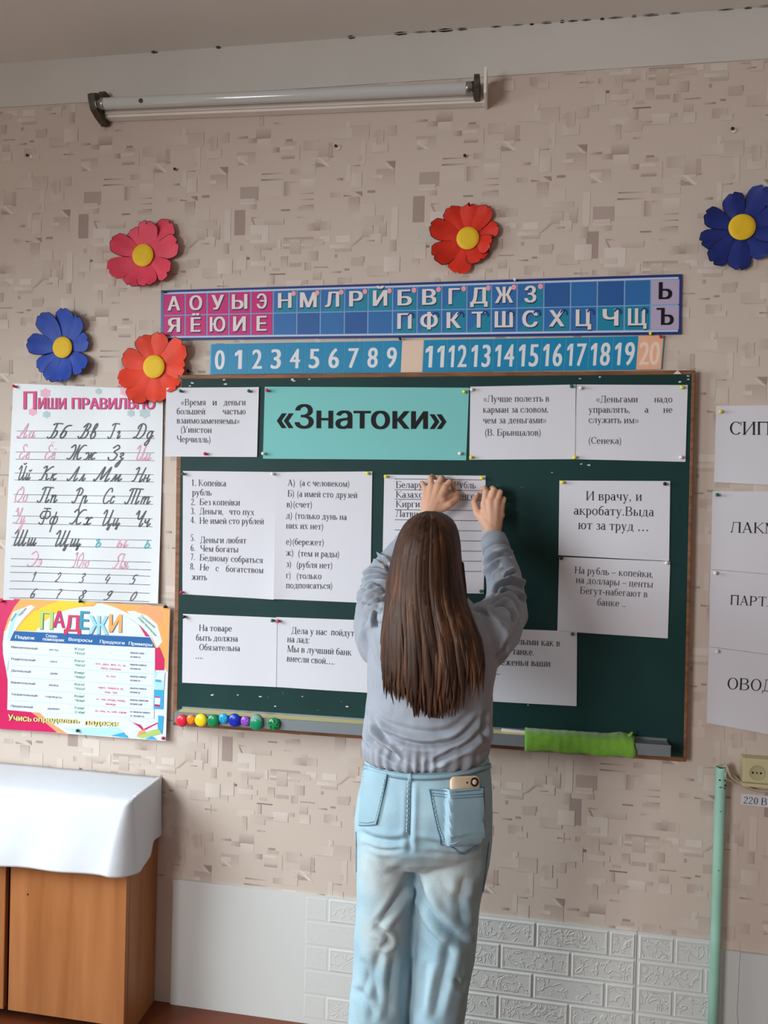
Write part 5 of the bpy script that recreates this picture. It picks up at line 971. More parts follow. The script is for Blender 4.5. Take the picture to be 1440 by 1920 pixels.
# ---- joints, measured in the photograph with their distance from the wall
SHL, SHR = at(728, 1196, -.43), at(898, 1196, -.43)
ELL, ELR = at(707, 1150, -.24), at(947, 1150, -.235)
FML, FMR = at(712, 1085, -.175), at(944, 1078, -.168)
WRL, WRR = at(803, 972, -.095), at(924, 1006, -.098)
# ---- body: one surface
B = MB(); sk = skin
B.rings([ring_px(py, l, r, YD, ry, 32, 2.1, 1, .86) for py, l, r, ry in [(1600, 690, 905, .09), (1540, 676, 915, .10), (1450, 690, 912, .095), (1350, 705, 905, .09), (1250, 705, 915, .095), (1190, 712, 915, .08), (1150, 745, 880, .062)]], sk)
hc = at(803, 1046, -.452)
B.tube([hc+np.array([0, .0, -.165]), hc+np.array([0, .0, -.10]), hc+np.array([0, .012, -.04])], [.054, .047, .047], sk, 16)
def blob(c, rx, ry, rz, seg=24):
    B.rings([[c+np.array([rx*math.cos(p)*math.cos(t), ry*math.cos(p)*math.sin(t), rz*math.sin(p)]) for t in [2*math.pi*j/seg for j in range(seg)]] for p in [math.radians(a) for a in (-88, -70, -50, -30, -10, 10, 30, 50, 70, 88)]], sk)
blob(hc+np.array([0, -.005, .015]), .068, .084, .082); blob(hc+np.array([0, .03, -.035]), .055, .056, .075)
B.tube([hc+np.array([0, .078, .005]), hc+np.array([0, .098, -.026]), hc+np.array([0, .088, -.034])], [.008, .011, .010], sk, 10)
for q in (-1, 1):
    blob(hc+np.array([q*.070, .005, -.01]), .008, .018, .028, 12); B.tube([hc+np.array([q*.014, .082, .012]), hc+np.array([q*.042, .074, .014])], .008, sk, 8)
B.tube([hc+np.array([-.022, .082, -.058]), hc+np.array([0, .090, -.056]), hc+np.array([.022, .082, -.058])], [.005, .0075, .005], sk, 8); B.tube([hc+np.array([-.018, .081, -.068]), hc+np.array([0, .088, -.069]), hc+np.array([.018, .081, -.068])], [.005, .0075, .005], sk, 8)
for s_, e_, f_, w_ in ((SHL, ELL, FML, WRL), (SHR, ELR, FMR, WRR)): B.tube([s_, (s_+e_)/2, e_, f_, w_*.6+f_*.4, w_], [.046, .042, .036, .034, .029, .0245], sk, 18)
for s_ in (-1, 1):
    LG = [(1575, 676, 784), (1680, 676, 774), (1800, 668, 770), (1920, 662, 763), (2060, 662, 752), (2190, 672, 735)] if s_ < 0 else [(1575, 772, 916), (1680, 782, 900), (1800, 780, 886), (1920, 772, 866), (2060, 774, 860), (2190, 782, 845)]
    B.rings([ring_px(py, l, r, YD, ry, 24, 2.0, 1, .80) for (py, l, r), ry in zip(LG, (.095, .085, .07, .065, .06, .05))], sk)
    c_ = at((LG[-1][1]+LG[-1][2])/2, 2190, YD); x = c_[0]-s_*.008; B.tube([(c_[0], YD, c_[2]+.03), (c_[0], YD-.01, .05)], [.034, .034], sk, 14)
    B.tube([(x+s_*.008, YD-.02, .055), (x+s_*.02, YD+.09, .030), (x+s_*.022, YD+.14, .022)], [.034, .030, .018], sk, 14)
    for k in range(5): B.tube([(x+s_*.02+(k-2)*.013, YD+.13, .022), (x+s_*.02+(k-2)*.014, YD+.165-.006*abs(k-1.5), .016)], .0085, sk, 8)
def hand(wr, palm, fingers, thumb):
    """palm: (px, py, y, half width); fingers and thumb: joints (px, py, y)"""
    for a, b_, ra, rb in palm: B.tube([at(*a), at(*b_)], [ra, rb], sk, 14)
    for F, R_ in fingers:
        J_ = [at(*p) for p in F]; B.tube(J_, [R_*(1.08-.12*i) for i in range(len(J_))], sk, 14)
    J_ = [at(*p) for p in thumb]; B.tube(J_, [.0135, .0115, .0095, .0085][:len(J_)], sk, 14)
# left hand: pressing the sheet flat, thumb on its right side
wl = (803, 972, -.095)
hand(WRL, [(wl, (798, 917, -.078), .022, .0105), (wl, (809, 912, -.082), .022, .0115), (wl, (822, 911, -.084), .022, .012), (wl, (834, 915, -.084), .022, .012), ((806, 960, -.092), (826, 950, -.088), .021, .017), ((800, 945, -.088), (828, 938, -.088), .015, .016), ((828, 920, -.074), (840, 926, -.060), .014, .012), ((834, 936, -.078), (847, 928, -.060), .013, .010)],
    [([(798, 918, -.078), (792, 906, -.066), (790, 905, -.050), (794, 909, -.0405)], .0078), ([(809, 912, -.082), (807, 897, -.074), (810, 893, -.054), (815, 896, -.0405)], .0088), ([(821, 911, -.084), (827, 897, -.078), (830, 896, -.056), (832, 901, -.0405)], .0090), ([(833, 914, -.084), (843, 903, -.076), (849, 909, -.060), (851, 919, -.043), (851, 923, -.0405)], .0090)],
    [(822, 955, -.092), (843, 946, -.090), (856, 936, -.074), (857, 925, -.050)])
# right hand: fingers bent over towards the sheet, thumb and index pinching the pin
wr_ = (924, 1006, -.098)
hand(WRR, [(wr_, (908, 945, -.088), .0215, .0115), (wr_, (919, 940, -.093), .0215, .012), (wr_, (931, 941, -.092), .0215, .0115), (wr_, (940, 949, -.085), .0215, .0105), ((921, 990, -.098), (906, 972, -.088), .020, .015), ((908, 966, -.090), (938, 966, -.088), .014, .013)],
    [([(908, 945, -.088), (911, 921, -.090), (909, 915, -.066), (902, 917, -.046)], .0092), ([(919.5, 940, -.093), (926, 917, -.092), (924, 915, -.066), (918, 919, -.045), (914, 922, -.0405)], .0092), ([(931.5, 941, -.092), (938, 922, -.087), (937, 921, -.062), (931, 925, -.042), (928, 927, -.0405)], .0088), ([(940.5, 949, -.085), (945, 935, -.077), (944, 934, -.056), (939, 937, -.0405)], .0078)],
    [(911, 982, -.092), (895, 961, -.080), (889, 942, -.064), (895, 928, -.046)])
body = obj_of(remesh(B, .0026, 4), 'body', skin, root)
nail = mat('finger_nail', (240, 202, 196), .25, spec=.6)
for c_, d_ in ((at(893.5, 926, -.0535), (-.4, -.55, .9)), (at(858.5, 925.5, -.0585), (.5, -.7, .7)), (at(832, 895.5, -.0635), (.1, -.3, .9))):
    g = MB(); d_ = np.array(d_)/np.linalg.norm(d_); g.lathe(c_, d_, [(0, 0), (.0048, 0), (.0044, .0008), (.002, .0014), (0, .0015)], nail, 12); under(g.build('finger_nail'), body)
for q in (-1, 1):
    g = MB(); c_ = hc+np.array([q*.028, .072, -.002]); g.rings([[c_+np.array([.012*math.cos(p)*math.cos(t), .012*math.sin(p), .012*math.cos(p)*math.sin(t)]) for t in [2*math.pi*j/14 for j in range(14)]] for p in [math.radians(a) for a in (-85, -50, -20, 0, 20, 50, 85)]], mat('eye_white', (230, 228, 225), .2)); 
    g.lathe(c_+np.array([0, .0112, 0]), (0, 1, 0), [(0, .0005), (.0055, .0004), (.004, .0012), (0, .0016)], mat('iris_brown', (70, 45, 30), .2), 12); under(g.build('eye'), root)
# ---- jeans
J = MB(); den0 = mat('tmp_denim', (150, 190, 205))
pel = [(1416, 688, 915, .100), (1430, 684, 918, .106), (1455, 680, 921, .112), (1490, 672, 923, .122), (1530, 667, 923, .126), (1560, 667, 922, .122), (1585, 672, 921, .104), (1604, 692, 906, .080)]
J.rings([ring_px(py, l, r, YD, ry, 48, 2.25, 1.08) for py, l, r, ry in pel], den0)
LEG = [[(1540, 672, 792, .105), (1575, 671, 786, .108), (1620, 673, 781, .104), (1680, 672, 777, .097), (1740, 668, 775, .090), (1800, 663, 773, .087), (1860, 658, 769.5, .088), (1920, 655, 766, .090), (2000, 650, 763, .092), (2100, 645, 762, .094), (2200, 642, 760, .096)],
       [(1540, 762, 921, .105), (1575, 770, 921, .108), (1620, 775, 917, .104), (1680, 776, 904, .097), (1740, 776, 897, .090), (1800, 774, 890, .087), (1860, 770.5, 878, .088), (1920, 767, 869, .090), (2000, 765, 868, .092), (2100, 764, 870, .094), (2200, 763, 872, .096)]]
for k, L in enumerate(LEG): J.rings([ring_px(py, l, r, YD+(.006 if k else -.004)+.00002*(py-1540), ry, 40, 2.15) for py, l, r, ry in L], den0)
# the cloth breaks softly at the knees
jm = remesh(J, .0036, 12)
JC = [([(672, 1556), (700, 1572), (740, 1578), (768, 1570)], .006, 6), ([(776, 1574), (810, 1582), (850, 1586), (900, 1572)], .0045, 6), ([(680, 1580), (720, 1594), (762, 1590)], .003, 4), ([(800, 1596), (850, 1602), (905, 1592)], .003, 5),
      ([(771, 1640), (752, 1672), (735, 1702), (705, 1742)], .008, 7), ([(776, 1636), (797, 1694), (833, 1740), (888, 1776)], .012, 9), ([(776, 1690), (800, 1745), (845, 1785)], .005, 7), ([(698, 1738), (722, 1752), (728, 1768), (712, 1776)], .006, 6), ([(842, 1760), (838, 1800), (826, 1850), (814, 1910)], .008, 9),
      ([(712, 1782), (702, 1830), (712, 1900)], .006, 9), ([(740, 1790), (730, 1850), (728, 1915)], .004, 7), ([(872, 1640), (862, 1690), (870, 1740)], .004, 8), ([(800, 1800), (792, 1850), (785, 1910)], .005, 8), ([(680, 1795), (690, 1830), (676, 1870)], .004, 7),
      ([(770, 1460), (768, 1520), (767, 1572), (770, 1600)], .005, 5), ([(690, 1610), (720, 1640), (765, 1620)], .002, 7), ([(660, 1850), (690, 1880), (700, 1918)], .004, 7), ([(850, 1830), (868, 1850), (872, 1830)], .004, 6), ([(820, 1640), (850, 1680), (900, 1690)], .003, 8)]
creases(jm, JC)
v, no = mesh_np(jm)
dn = np.array([noise.noise((p[0]*16, p[1]*16, p[2]*9))*.0035+noise.noise((p[0]*40+9, p[1]*40, p[2]*26))*.0012 for p in v])*np.clip((1.0-v[:, 2])/.25, .25, 1); v += no*dn[:, None]; jm.vertices.foreach_set('co', v.ravel()); jm.update()
den = bpy.data.materials.new('denim_light'); den.use_nodes = True; nt = den.node_tree; b = nt.nodes['Principled BSDF']; b.inputs['Roughness'].default_value = .8; b.inputs['Specular IOR Level'].default_value = .15
tc = nt.nodes.new('ShaderNodeTexCoord'); n1 = nt.nodes.new('ShaderNodeTexNoise'); n1.inputs['Scale'].default_value = 7; n1.inputs['Detail'].default_value = 3; nt.links.new(tc.outputs['Object'], n1.inputs['Vector'])
rp = nt.nodes.new('ShaderNodeValToRGB'); rp.color_ramp.elements[0].position = .3; rp.color_ramp.elements[1].position = .7; rp.color_ramp.elements[0].color = (*lin((136, 168, 184)), 1); rp.color_ramp.elements[1].color = (*lin((164, 192, 204)), 1); nt.links.new(n1.outputs['Fac'], rp.inputs[0])
wv = nt.nodes.new('ShaderNodeTexNoise'); wv.inputs['Scale'].default_value = 420; wv.inputs['Detail'].default_value = 2; nt.links.new(tc.outputs['Object'], wv.inputs['Vector'])
mx = nt.nodes.new('ShaderNodeMix'); mx.data_type = 'RGBA'; mx.blend_type = 'OVERLAY'; mx.inputs['Factor'].default_value = .18; prev = rp.outputs[0]
for c3 in (at(722, 1640, YD-.1), at(838, 1640, YD-.1), at(725, 1760, YD-.1)):      # worn pale patches on the back of the thighs
    vm = nt.nodes.new('ShaderNodeVectorMath'); vm.operation = 'DISTANCE'; vm.inputs[1].default_value = tuple(c3); nt.links.new(tc.outputs['Object'], vm.inputs[0])
    r2 = nt.nodes.new('ShaderNodeMapRange'); r2.interpolation_type = 'SMOOTHSTEP'; r2.inputs['From Min'].default_value = .02; r2.inputs['From Max'].default_value = .11; r2.inputs['To Min'].default_value = .55; r2.inputs['To Max'].default_value = 0; nt.links.new(vm.outputs['Value'], r2.inputs['Value'])
    m3 = nt.nodes.new('ShaderNodeMix'); m3.data_type = 'RGBA'; nt.links.new(r2.outputs[0], m3.inputs['Factor']); nt.links.new(prev, m3.inputs['A']); m3.inputs['B'].default_value = (*lin((196, 200, 194)), 1); prev = m3.outputs['Result']
nt.links.new(prev, mx.inputs['A']); nt.links.new(wv.outputs['Fac'], mx.inputs['B']); nt.links.new(mx.outputs['Result'], b.inputs['Base Color'])
jeans = obj_of(jm, 'jeans', den, root)
bv = BVHTree.FromPolygons([tuple(q.co) for q in jm.vertices], [tuple(p.vertices) for p in jm.polygons])
def cast(px, py, off=0.0, bvh=None):
    d = at(px, py, 0)-CAM; d /= np.linalg.norm(d); h = (bvh or bv).ray_cast(Vector(CAM), Vector(d))
    if h[0] is None: return None
    return np.array(h[0])+np.array(h[1])*off, np.array(h[1])
denp = mat('denim_pocket', (146, 176, 190), .8, spec=.15, var=.08, vscale=12); dst = mat('denim_stitch', (96, 128, 146), .8); dlt = mat('denim_thread', (188, 214, 222), .8)
def patch(name, quad, n, off, mt, parent, bump=None):
    """cloth patch lying on the jeans, quad tl tr br bl in the photograph"""
    a, b_, c_, d_ = [np.array(q, float) for q in quad]; g = MB(); rows = []
    for j in range(n+1):
        r = []
        for i in range(n+1):
            u, v_ = i/n, j/n; p = (a*(1-u)+b_*u)*(1-v_)+(d_*(1-u)+c_*u)*v_
            h = cast(p[0], p[1]); h = h or (at(p[0], p[1], YD-.05), np.array([0, -1.0, 0])); e = min(1, min(u, 1-u, 1-v_)*9)
            r.append(h[0]+h[1]*(off*(.35+.65*e)+(bump(p) if bump else 0)))
        rows.append(r)
    g.mesh([p for r in rows for p in r], [(j*(n+1)+i, j*(n+1)+i+1, (j+1)*(n+1)+i+1, (j+1)*(n+1)+i) for j in range(n) for i in range(n)], mt, True)
    o = g.build(name, recalc=False); md = o.modifiers.new('s', 'SOLIDIFY'); md.thickness = .0016; md.offset = -1; o.modifiers.new('e', 'EDGE_SPLIT').split_angle = .7
    return under(o, parent)
def seam(L, r=.0011, off=.0022, mt=None, nm='seam', parent=None, bump=None, dash=False):
    P = []
    for p in smooth_line(L, 8):
        h = cast(p[0], p[1], off)
        if h: P.append(h[0]+h[1]*(bump(p) if bump else 0))
    g = MB()
    if dash:
        for i in range(0, len(P)-1, 2): g.tube([P[i], P[i+1]], r, mt or dst, 6)
    else: g.tube(P, r, mt or dst, 6)
    return under(g.build(nm), parent or jeans)
# the phone stands in the right back pocket: its frame first, the pocket is stretched over it
c0, n0 = cast(869, 1500); n0 = n0/np.linalg.norm(n0); up = np.array([.06, 0, 1.0]); up -= n0*(up@n0); up /= np.linalg.norm(up); sd_ = np.cross(up, n0); sd_ *= -1 if sd_[0] < 0 else 1
HW_, HL, TK = .0345, .122, .0085; top = cast(865, 1455)[0]; ctr = c0+n0*.0072; cc = ctr+up*((top-ctr)@up+.001-HL/2)
def phb(p):
    h = cast(p[0], p[1])
    if not h: return 0
    q = h[0]-cc; a_, b_ = abs(q@sd_), q@up; need = .0062-q@n0
    e = lambda t: 1/(1+math.exp(-t))
    return max(0, need)*e((HW_+.0030-a_)*1100)*e((b_+HL/2+.012)*320)
# waistband, loop, centre seam, pockets
wb = [[cast(px, py, .002) for px, py in zip(np.linspace(683, 917, 40), yy)] for yy in ([1433+19*math.sin(math.pi*(i/39)**.95) for i in range(40)], [1441+20*math.sin(math.pi*(i/39)**.95) for i in range(40)])]
g = MB(); ok = [i for i in range(40) if wb[0][i] and wb[1][i]]; v = [wb[0][i][0] for i in ok]+[wb[1][i][0] for i in ok]; n_ = len(ok)
g.mesh(v, [(i, i+1, n_+i+1, n_+i) for i in range(n_-1)], denp, True); o = g.build('waistband', recalc=False); md = o.modifiers.new('s', 'SOLIDIFY'); md.thickness = .003; under(o, jeans)
seam([(684, 1442), (720, 1454), (770, 1462), (830, 1461), (880, 1453), (917, 1440)], .0012)
seam([(684, 1434), (720, 1446), (770, 1454), (830, 1453), (880, 1445), (917, 1432)], .0009, .004)
seam([(770, 1464), (769, 1500), (768, 1535), (767, 1564)], .0016, .001); seam([(765.5, 1466), (764, 1500), (763, 1535), (762, 1562)], .0010, .0016, dlt, 'stitching', dash=True)
patch('belt_loop', [(766, 1446), (773, 1446), (773, 1464), (766, 1464)], 4, .006, denp, jeans)
lp = patch('back_pocket', [(682, 1442), (728, 1450), (706, 1546), (673, 1548)], 14, .003, denp, jeans)
for L, r in (([(684, 1444), (727, 1452)], .0012), ([(684, 1450), (726, 1457)], .0009), ([(684, 1456), (724, 1462)], .0008), ([(727.5, 1451), (721, 1486), (714, 1520), (707, 1545)], .0014), ([(676, 1547), (690, 1548), (706, 1545)], .0011), ([(677, 1542), (690, 1543), (703, 1540)], .0008)): seam(L, r, .0042, parent=lp)
seam([(722, 1464), (716, 1492), (709, 1520), (703, 1540)], .0010, .0042, dlt, 'stitching', lp, dash=True)
rp_ = patch('back_pocket', [(805, 1479), (905, 1475), (904, 1560), (826, 1580)], 26, .0035, denp, jeans, phb)
patch('pocket_tip', [(826.5, 1579.5), (904, 1559.5), (890, 1585), (868, 1597)], 10, .0032, denp, rp_, phb)
for L, r in (([(805, 1480), (850, 1482), (905, 1476)], .0013), ([(807, 1486), (850, 1489), (904, 1484)], .0010), ([(808, 1491), (850, 1494), (903, 1489)], .0010), ([(806, 1482), (812, 1515), (819, 1548), (826, 1578)], .0013), ([(826, 1579), (848, 1590), (868, 1597), (892, 1585), (904, 1562)], .0012), ([(904, 1478), (905, 1520), (904, 1560)], .0010)): seam(L, r, .0050, parent=rp_, bump=phb)
seam([(811, 1494), (817, 1526), (823, 1552), (830, 1574)], .0010, .0052, dlt, 'stitching', rp_, phb, dash=True); seam([(899, 1494), (900, 1530), (899, 1556)], .0008, .0052, dst, 'stitching', rp_, phb, dash=True)
seam([(668, 1560), (669, 1600), (668, 1660), (664, 1740), (659, 1820)], .0011, .001); seam([(916, 1580), (908, 1650), (897, 1730)], .0011, .001)
# ---- phone standing in the right back pocket
ph = thing('smartphone', top, 'smartphone in a pale beige case sticking out of the back pocket of the jeans', 'phone')
def rr_(w_, l_, rad, n=6):
    o_ = []
    for cx_, cy_, a0 in ((w_-rad, l_-rad, 0), (-w_+rad, l_-rad, 90), (-w_+rad, -l_+rad, 180), (w_-rad, -l_+rad, 270)):
        for i in range(n+1): a_ = math.radians(a0+90*i/n); o_.append((cx_+rad*math.cos(a_), cy_+rad*math.sin(a_)))
    return o_
case = mat('phone_case_beige', (226, 204, 178), .45); cop = mat('phone_copper', (190, 104, 66), .3, metal=.6)
g = MB(); g.rings([[cc+sd_*x+up*y+n0*h for x, y in rr_(HW_-i_, HL/2-i_, .010)] for h, i_ in ((-.0042, .0015), (-.003, 0), (.0025, 0), (.0042, .0016))], case); under(g.build('phone_case'), ph)
g = MB(); g.rings([[cc+sd_*x+up*y+n0*h for x, y in rr_(HW_+.0004, HL/2+.0004, .010)] for h in (-.0012, .0006)], cop); under(g.build('phone_rim'), ph)
pc = cc+up*(HL/2-.013)+sd_*(HW_-.013)+n0*.0042; g = MB(); g.lathe(pc, n0, [(0, 0), (.0095, 0), (.0095, .0014), (.0065, .0016), (.0062, .0006), (0, .0006)], mat('lens_ring', (24, 22, 22), .2), 24); o = g.build('camera_ring'); under(o, ph)
g = MB(); g.lathe(pc+n0*.0006, n0, [(0, 0), (.006, 0), (.0055, .0008), (0, .0009)], case, 20); under(g.build('ring_centre'), o)
g = MB(); g.lathe(cc+up*(HL/2-.0135)+sd_*.004+n0*.0042, n0, [(0, 0), (.0022, 0), (.002, .0005), (0, .0006)], mat('lens_ring', (24, 22, 22), .2), 12); under(g.build('lens'), ph)
# ---- shirt
T = MB(); st0 = den0
tor = [(1098, 764, 846, .050), (1115, 748, 868, .062), (1135, 728, 890, .076), (1160, 708, 912, .090), (1200, 694, 930, .104), (1250, 691, 932, .112), (1300, 690, 924, .112), (1345, 684, 923, .114), (1380, 680, 925, .120), (1398, 681, 921, .122), (1410, 684, 917, .120), (1417, 690, 912, .112)]
T.rings([ring_px(py, l, r, YD, ry, 52, 2.3, 1.05) for py, l, r, ry in tor], st0)
def mid(a, b_, t): return a*(1-t)+b_*t
for s_, e_, f_, w_, sg in ((SHL, ELL, FML, WRL, -1), (SHR, ELR, FMR, WRR, 1)):
    cuff = mid(f_, w_, .86) if sg < 0 else mid(f_, w_, .93)
    T.tube([s_+np.array([-sg*.02, 0, -.02]), s_, mid(s_, e_, .5)+np.array([sg*.004, 0, -.004]), mid(s_, e_, .85), e_, mid(e_, f_, .5)+np.array([sg*.004, 0, 0]), f_, mid(f_, cuff, .45), mid(f_, cuff, .8), cuff], [.075, .078, .069, .062, .058, .051, .0465, .041, .0345, .0315], st0, 26)
sm = remesh(T, .0027, 10)
SC = [([(690, 1338), (715, 1372), (760, 1392), (810, 1398), (860, 1385), (905, 1338)], .007, 5), ([(686, 1360), (705, 1395), (740, 1420), (780, 1436)], .007, 5), ([(915, 1350), (885, 1390), (845, 1415), (795, 1436)], .006, 5), ([(690, 1320), (720, 1352), (770, 1368), (840, 1368), (900, 1320)], .003, 5), ([(702, 1358), (725, 1388), (755, 1404)], .006, 4), ([(745, 1385), (790, 1395), (830, 1396)], .003, 4), ([(912, 1330), (905, 1365), (910, 1400)], .005, 4), ([(688, 1330), (690, 1365), (700, 1400)], .006, 4), ([(722, 1395), (735, 1415), (745, 1432)], .004, 4), ([(860, 1400), (830, 1420), (815, 1436)], .004, 4),
      # left sleeve
      ([(680, 1073), (697, 1060), (716, 1054), (738, 1056)], .006, 3.0), ([(674, 1089), (692, 1077), (712, 1076), (732, 1084)], .007, 3.0), ([(676, 1099), (694, 1086), (712, 1086), (732, 1092)], .008, 3.0), ([(676, 1109), (696, 1093), (712, 1096), (730, 1104)], .008, 3.0), ([(672, 1121), (690, 1107), (710, 1102), (732, 1110)], .007, 3.0), ([(672, 1131), (692, 1114), (716, 1109), (735, 1114)], .008, 3.0), ([(680, 1133), (702, 1120), (724, 1116)], .006, 3.0), ([(690, 1136), (712, 1126), (738, 1126)], .006, 3.0), ([(668, 1140), (676, 1122), (690, 1112)], .005, 3.0), ([(684, 1062), (700, 1050), (716, 1046)], .006, 3.0), ([(696, 1040), (712, 1048), (724, 1058), (730, 1070)], .007, 3.0), ([(680, 1176), (690, 1156), (704, 1140), (715, 1132)], .006, 4.0), ([(706, 1178), (704, 1160), (710, 1146)], .006, 3.5), ([(684, 1180), (692, 1215), (704, 1255)], .004, 6),
      # right sleeve
      ([(913, 1064), (924, 1048), (941, 1040), (962, 1043)], .007, 3.2), ([(914, 1090), (920, 1071), (940, 1058)], .006, 3.2), ([(924, 1122), (938, 1102), (955, 1093), (974, 1098), (988, 1112)], .009, 3.4), ([(945, 1084), (958, 1076), (968, 1072)], .005, 3), ([(927, 1122), (948, 1113), (967, 1117), (990, 1131)], .007, 3.0), ([(920, 1133), (941, 1124), (958, 1130), (970, 1150)], .008, 3.0), ([(924, 1139), (944, 1136), (957, 1147), (964, 1172)], .007, 3.0), ([(886, 1142), (905, 1146), (918, 1158)], .006, 4), ([(962, 1204), (974, 1172), (978, 1148)], .005, 4), ([(940, 1230), (958, 1198), (964, 1170)], .005, 5), ([(925, 1235), (940, 1222), (950, 1205)], .003, 4), ([(900, 1148), (930, 1150), (950, 1165)], .004, 4), ([(978, 1070), (986, 1095), (988, 1120)], .003, 4),
      ([(700, 1170), (720, 1162), (742, 1168)], .004, 5), ([(912, 1036), (930, 1035), (958, 1036)], .003, 2.2)]
creases(sm, [(l_, d_*2.0 if w_ <= 3.5 else d_*1.2, w_) for l_, d_, w_ in SC])
v, no = mesh_np(sm); p = px_np(v); zl = at(800, 1409, YD)[2]
thv = np.arctan2(v[:, 1]-YD, v[:, 0]+.215); low = np.exp(-((v[:, 2]-zl)/.030)**2)*(np.abs(v[:, 1]-YD) < .16)
v += no*(low*.0030*np.sin(thv*38+1.6*np.sin(thv*5))*(.7+.3*np.sin(thv*9+1)))[:, None]; band = np.exp(-((v[:, 2]-zl-.026)/.007)**2)*(np.abs(v[:, 1]-YD) < .16); v -= no*(band*.0030)[:, None]
dn = np.array([noise.noise((q[0]*14, q[1]*14, q[2]*14))*.003+noise.noise((q[0]*36+5, q[1]*36, q[2]*36))*.0014 for q in v]); v += no*dn[:, None]; sm.vertices.foreach_set('co', v.ravel()); sm.update()
shm = mat('shirt_grey_blue', (147, 153, 164), .75, spec=.2, var=.03, vscale=12, bump=.1, bscale=500, sheen=.15)
shirt = obj_of(sm, 'shirt', shm, root)
for f_, w_, k in ((FML, WRL, .84), (FMR, WRR, .91)):
    a_, b_ = mid(f_, w_, k-.30), mid(f_, w_, k+.04); g = MB(); g.tube([a_, mid(a_, b_, .5), b_], [.0385, .0375, .0350], shm, 28, ends=False); o = g.build('cuff'); under(o, shirt)
# ---- shoes below the frame
shoe = mat('shoe_white', (214, 212, 208), .5); sole = mat('shoe_sole', (190, 188, 184), .6)
for s_ in (-1, 1):
    x = at(703 if s_ < 0 else 814, 2190, YD)[0]; g = MB(); g.tube([(x, YD-.045, .045), (x, YD+.02, .046), (x+s_*.008, YD+.10, .036), (x+s_*.012, YD+.165, .030)], [.040, .043, .042, .030], shoe, 18); o = g.build('shoe'); under(o, root)
    g = MB(); g.rings([[np.array([x+s_*.006+.046*math.cos(t), YD+.055+.135*math.sin(t), z_]) for t in [2*math.pi*j/28 for j in range(28)]] for z_ in (.0, .018)], sole, smooth=False); under(g.build('sole'), o)
# ---- hair
hm = bpy.data.materials.new('hair_brown'); hm.use_nodes = True; nt = hm.node_tree; b = nt.nodes['Principled BSDF']; b.inputs['Roughness'].default_value = .5; b.inputs['Specular IOR Level'].default_value = .22
tc = nt.nodes.new('ShaderNodeTexCoord'); mp = nt.nodes.new('ShaderNodeMapping'); mp.inputs['Scale'].default_value = (1, 1, .05); n1 = nt.nodes.new('ShaderNodeTexNoise'); n1.inputs['Scale'].default_value = 120; n1.inputs['Detail'].default_value = 4
nt.links.new(tc.outputs['Object'], mp.inputs[0]); nt.links.new(mp.outputs[0], n1.inputs['Vector']); rp = nt.nodes.new('ShaderNodeValToRGB'); rp.color_ramp.elements[0].position = .3; rp.color_ramp.elements[1].position = .75
rp.color_ramp.elements.new(.52).color = (*lin((66, 42, 29)), 1); rp.color_ramp.elements[0].color = (*lin((36, 22, 15)), 1); rp.color_ramp.elements[2].color = (*lin((118, 80, 54)), 1)
n3 = nt.nodes.new('ShaderNodeTexNoise'); n3.inputs['Scale'].default_value = 34; n3.inputs['Detail'].default_value = 1; nt.links.new(mp.outputs[0], n3.inputs['Vector']); av = nt.nodes.new('ShaderNodeMix'); av.inputs[0].default_value = .55; nt.links.new(n1.outputs['Fac'], av.inputs[2]); nt.links.new(n3.outputs['Fac'], av.inputs[3]); nt.links.new(av.outputs[0], rp.inputs[0]); nt.links.new(rp.outputs[0], b.inputs['Base Color'])
bp = nt.nodes.new('ShaderNodeBump'); bp.inputs['Strength'].default_value = .35; bp.inputs['Distance'].default_value = .003; nt.links.new(n1.outputs['Fac'], bp.inputs['Height']); nt.links.new(bp.outputs[0], b.inputs['Normal'])
HS = [(958, 800, 814, -.450, .020), (961, 788, 826, -.450, .045), (967, 775, 838, -.450, .066), (976, 762, 848, -.450, .082), (990, 751, 855, -.450, .096), (1010, 742, 860, -.452, .106), (1040, 734, 862, -.455, .110), (1070, 729, 864, -.462, .104), (1100, 725, 867, -.475, .092), (1130, 721, 874, -.495, .076), (1160, 717, 886, -.512, .066), (1200, 713, 901, -.526, .060), (1250, 711, 911, -.536, .054), (1290, 712, 914, -.538, .052), (1320, 716, 912, -.538, .050), (1345, 720, 908, -.538, .048)]
HZ = np.array([h[0] for h in HS], float)
def hair_at(py, u, lift=0.0):
    l, r, yc, dy = [np.interp(py, HZ, [h[k] for h in HS]) for k in (1, 2, 3, 4)]
    px = (l+r)/2+(r-l)/2*u; y = yc-(dy+lift)*math.sqrt(max(0, 1-min(1, abs(u))**2.3)); P = at(px, py, yc-dy*.5); P[1] = y
    return P
g = MB(); NP = 30; pys = [958.5, 961, 966, 974, 985, 1000, 1020, 1045, 1075, 1100, 1130, 1160, 1185, 1205, 1220, 1228]; NU = 26; rings = []
for py in pys:
    bk = [hair_at(py, math.sin((i/NU-.5)*math.pi), -.006) for i in range(NU+1)]; l, r, yc, dy = [np.interp(py, HZ, [h[k] for h in HS]) for k in (1, 2, 3, 4)]
    fd = np.interp(py, [958, 1000, 1060, 1100, 1300], [.02, .075, .03, .0, -.022]); fr_ = []
    for i in range(1, NU):
        q = math.sin((i/NU-.5)*math.pi); P = at((l+r)/2-(r-l)/2*q, py, yc); P[1] = yc+fd*math.sqrt(1-q*q) if fd > 0 else yc-max(.002, dy*.35)*math.sqrt(1-q*q); fr_.append(P)
    rings.append(bk+fr_)
g.rings(rings, hm)
random.seed(21)
def end_py(u):
    return np.interp(u, [-1, -.8, -.62, -.5, -.35, -.1, .2, .5, .66, .8, .95, 1], [1262, 1300, 1312, 1296, 1340, 1338, 1344, 1334, 1298, 1316, 1290, 1250])
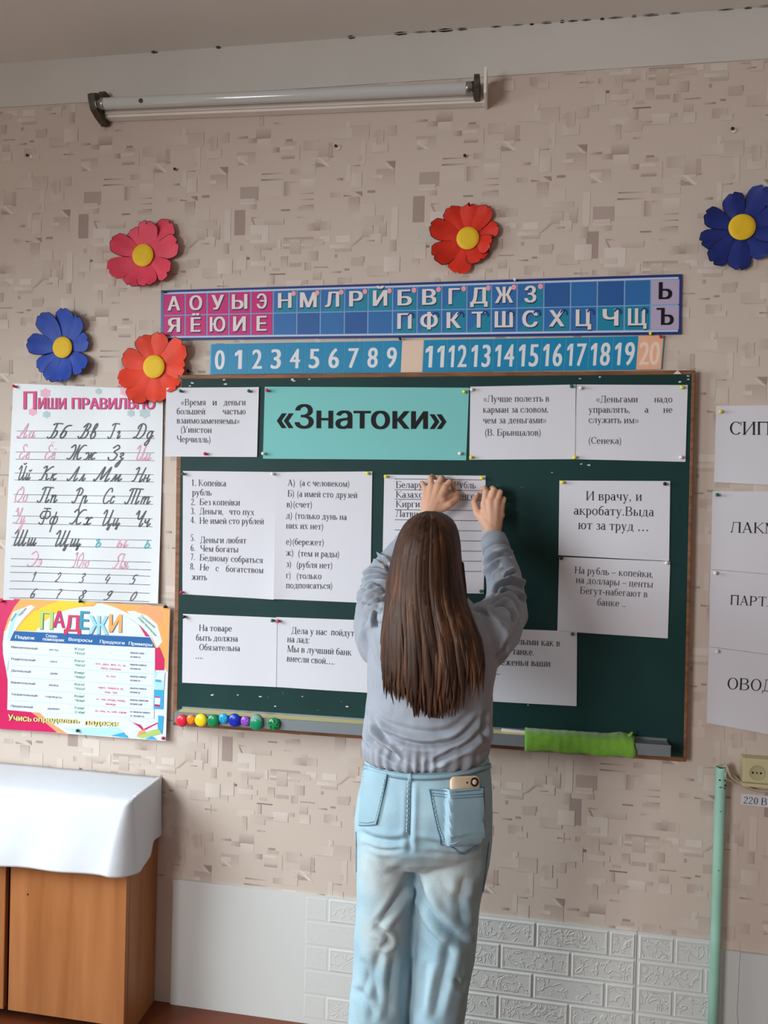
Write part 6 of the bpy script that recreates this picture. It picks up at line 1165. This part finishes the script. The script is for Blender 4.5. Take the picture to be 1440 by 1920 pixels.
NLK = 330
for k in range(NLK):
    u0 = -1+2*(k+.5)/NLK if k < 190 else random.uniform(-.97, .97); layer = 0 if k < 190 else 1
    e = end_py(u0)-random.uniform(0, 1)**2*55-(random.random() < .12)*50; wd = random.uniform(.0035, .0075); ph_ = random.uniform(0, 6.3); am = random.uniform(.002, .012); dr = random.gauss(0, .03); lf = random.uniform(-.002, .004)+layer*.004
    P, R_ = [], []; n_ = 26
    for i in range(n_+1):
        t = i/n_; py = 960+(e-960)*t; amp = am*max(0, t-.35)/.65; uu = u0*min(1, .55+.6*t**.3)+dr*t*t+amp*math.sin(ph_+t*7)*2.2
        if t > .86: uu += (t-.86)*.5*math.sin(ph_*3)*(.6 if abs(u0) < .5 else .3)
        P.append(hair_at(py, max(-1.04, min(1.04, uu)), lf+.003*math.sin(ph_+t*11)*max(0, t-.3))); R_.append(wd*(.55+.6*min(1, t*5))*(1 if t < .75 else max(.12, 1-((t-.75)/.25)**1.6*.9)))
    g.tube(P, R_, hm, 7, flat=(1.25, .5))
for px, py, ex, ey in ((734, 1046, 726, 1120), (735, 1030, 722, 1140), (864, 1060, 876, 1140)):   # side strands
    g.tube([hair_at(py, -1 if px < 800 else 1), at((px+ex)/2, (py+ey)/2, -.48), at(ex, ey, -.50)], [.004, .005, .002], hm, 7, flat=(1.2, .6))
for k in range(34):
    u0 = random.choice([random.uniform(-1.0, -.62), random.uniform(-.45, .45), random.uniform(.7, 1.0)]); e = random.uniform(1285, 1346) if abs(u0) < .6 else random.uniform(1270, 1318); ph_ = random.uniform(0, 6); P, R_ = [], []
    for i in range(19):
        t = i/18; py = 1150+(e-1150)*t; uu = u0+.05*t*t*math.sin(ph_)+.035*math.sin(ph_+t*6)*t; P.append(hair_at(py, max(-1.1, min(1.1, uu)), .004+.004*math.sin(ph_+t*5)*t+.004*t)); R_.append(.0042*(min(1, t*4)+.1)*(1 if t < .6 else max(.1, 1-((t-.6)/.4)**2)))
    g.tube(P, R_, hm, 6, flat=(1.2, .5))
under(g.build('hair', recalc=True), root)
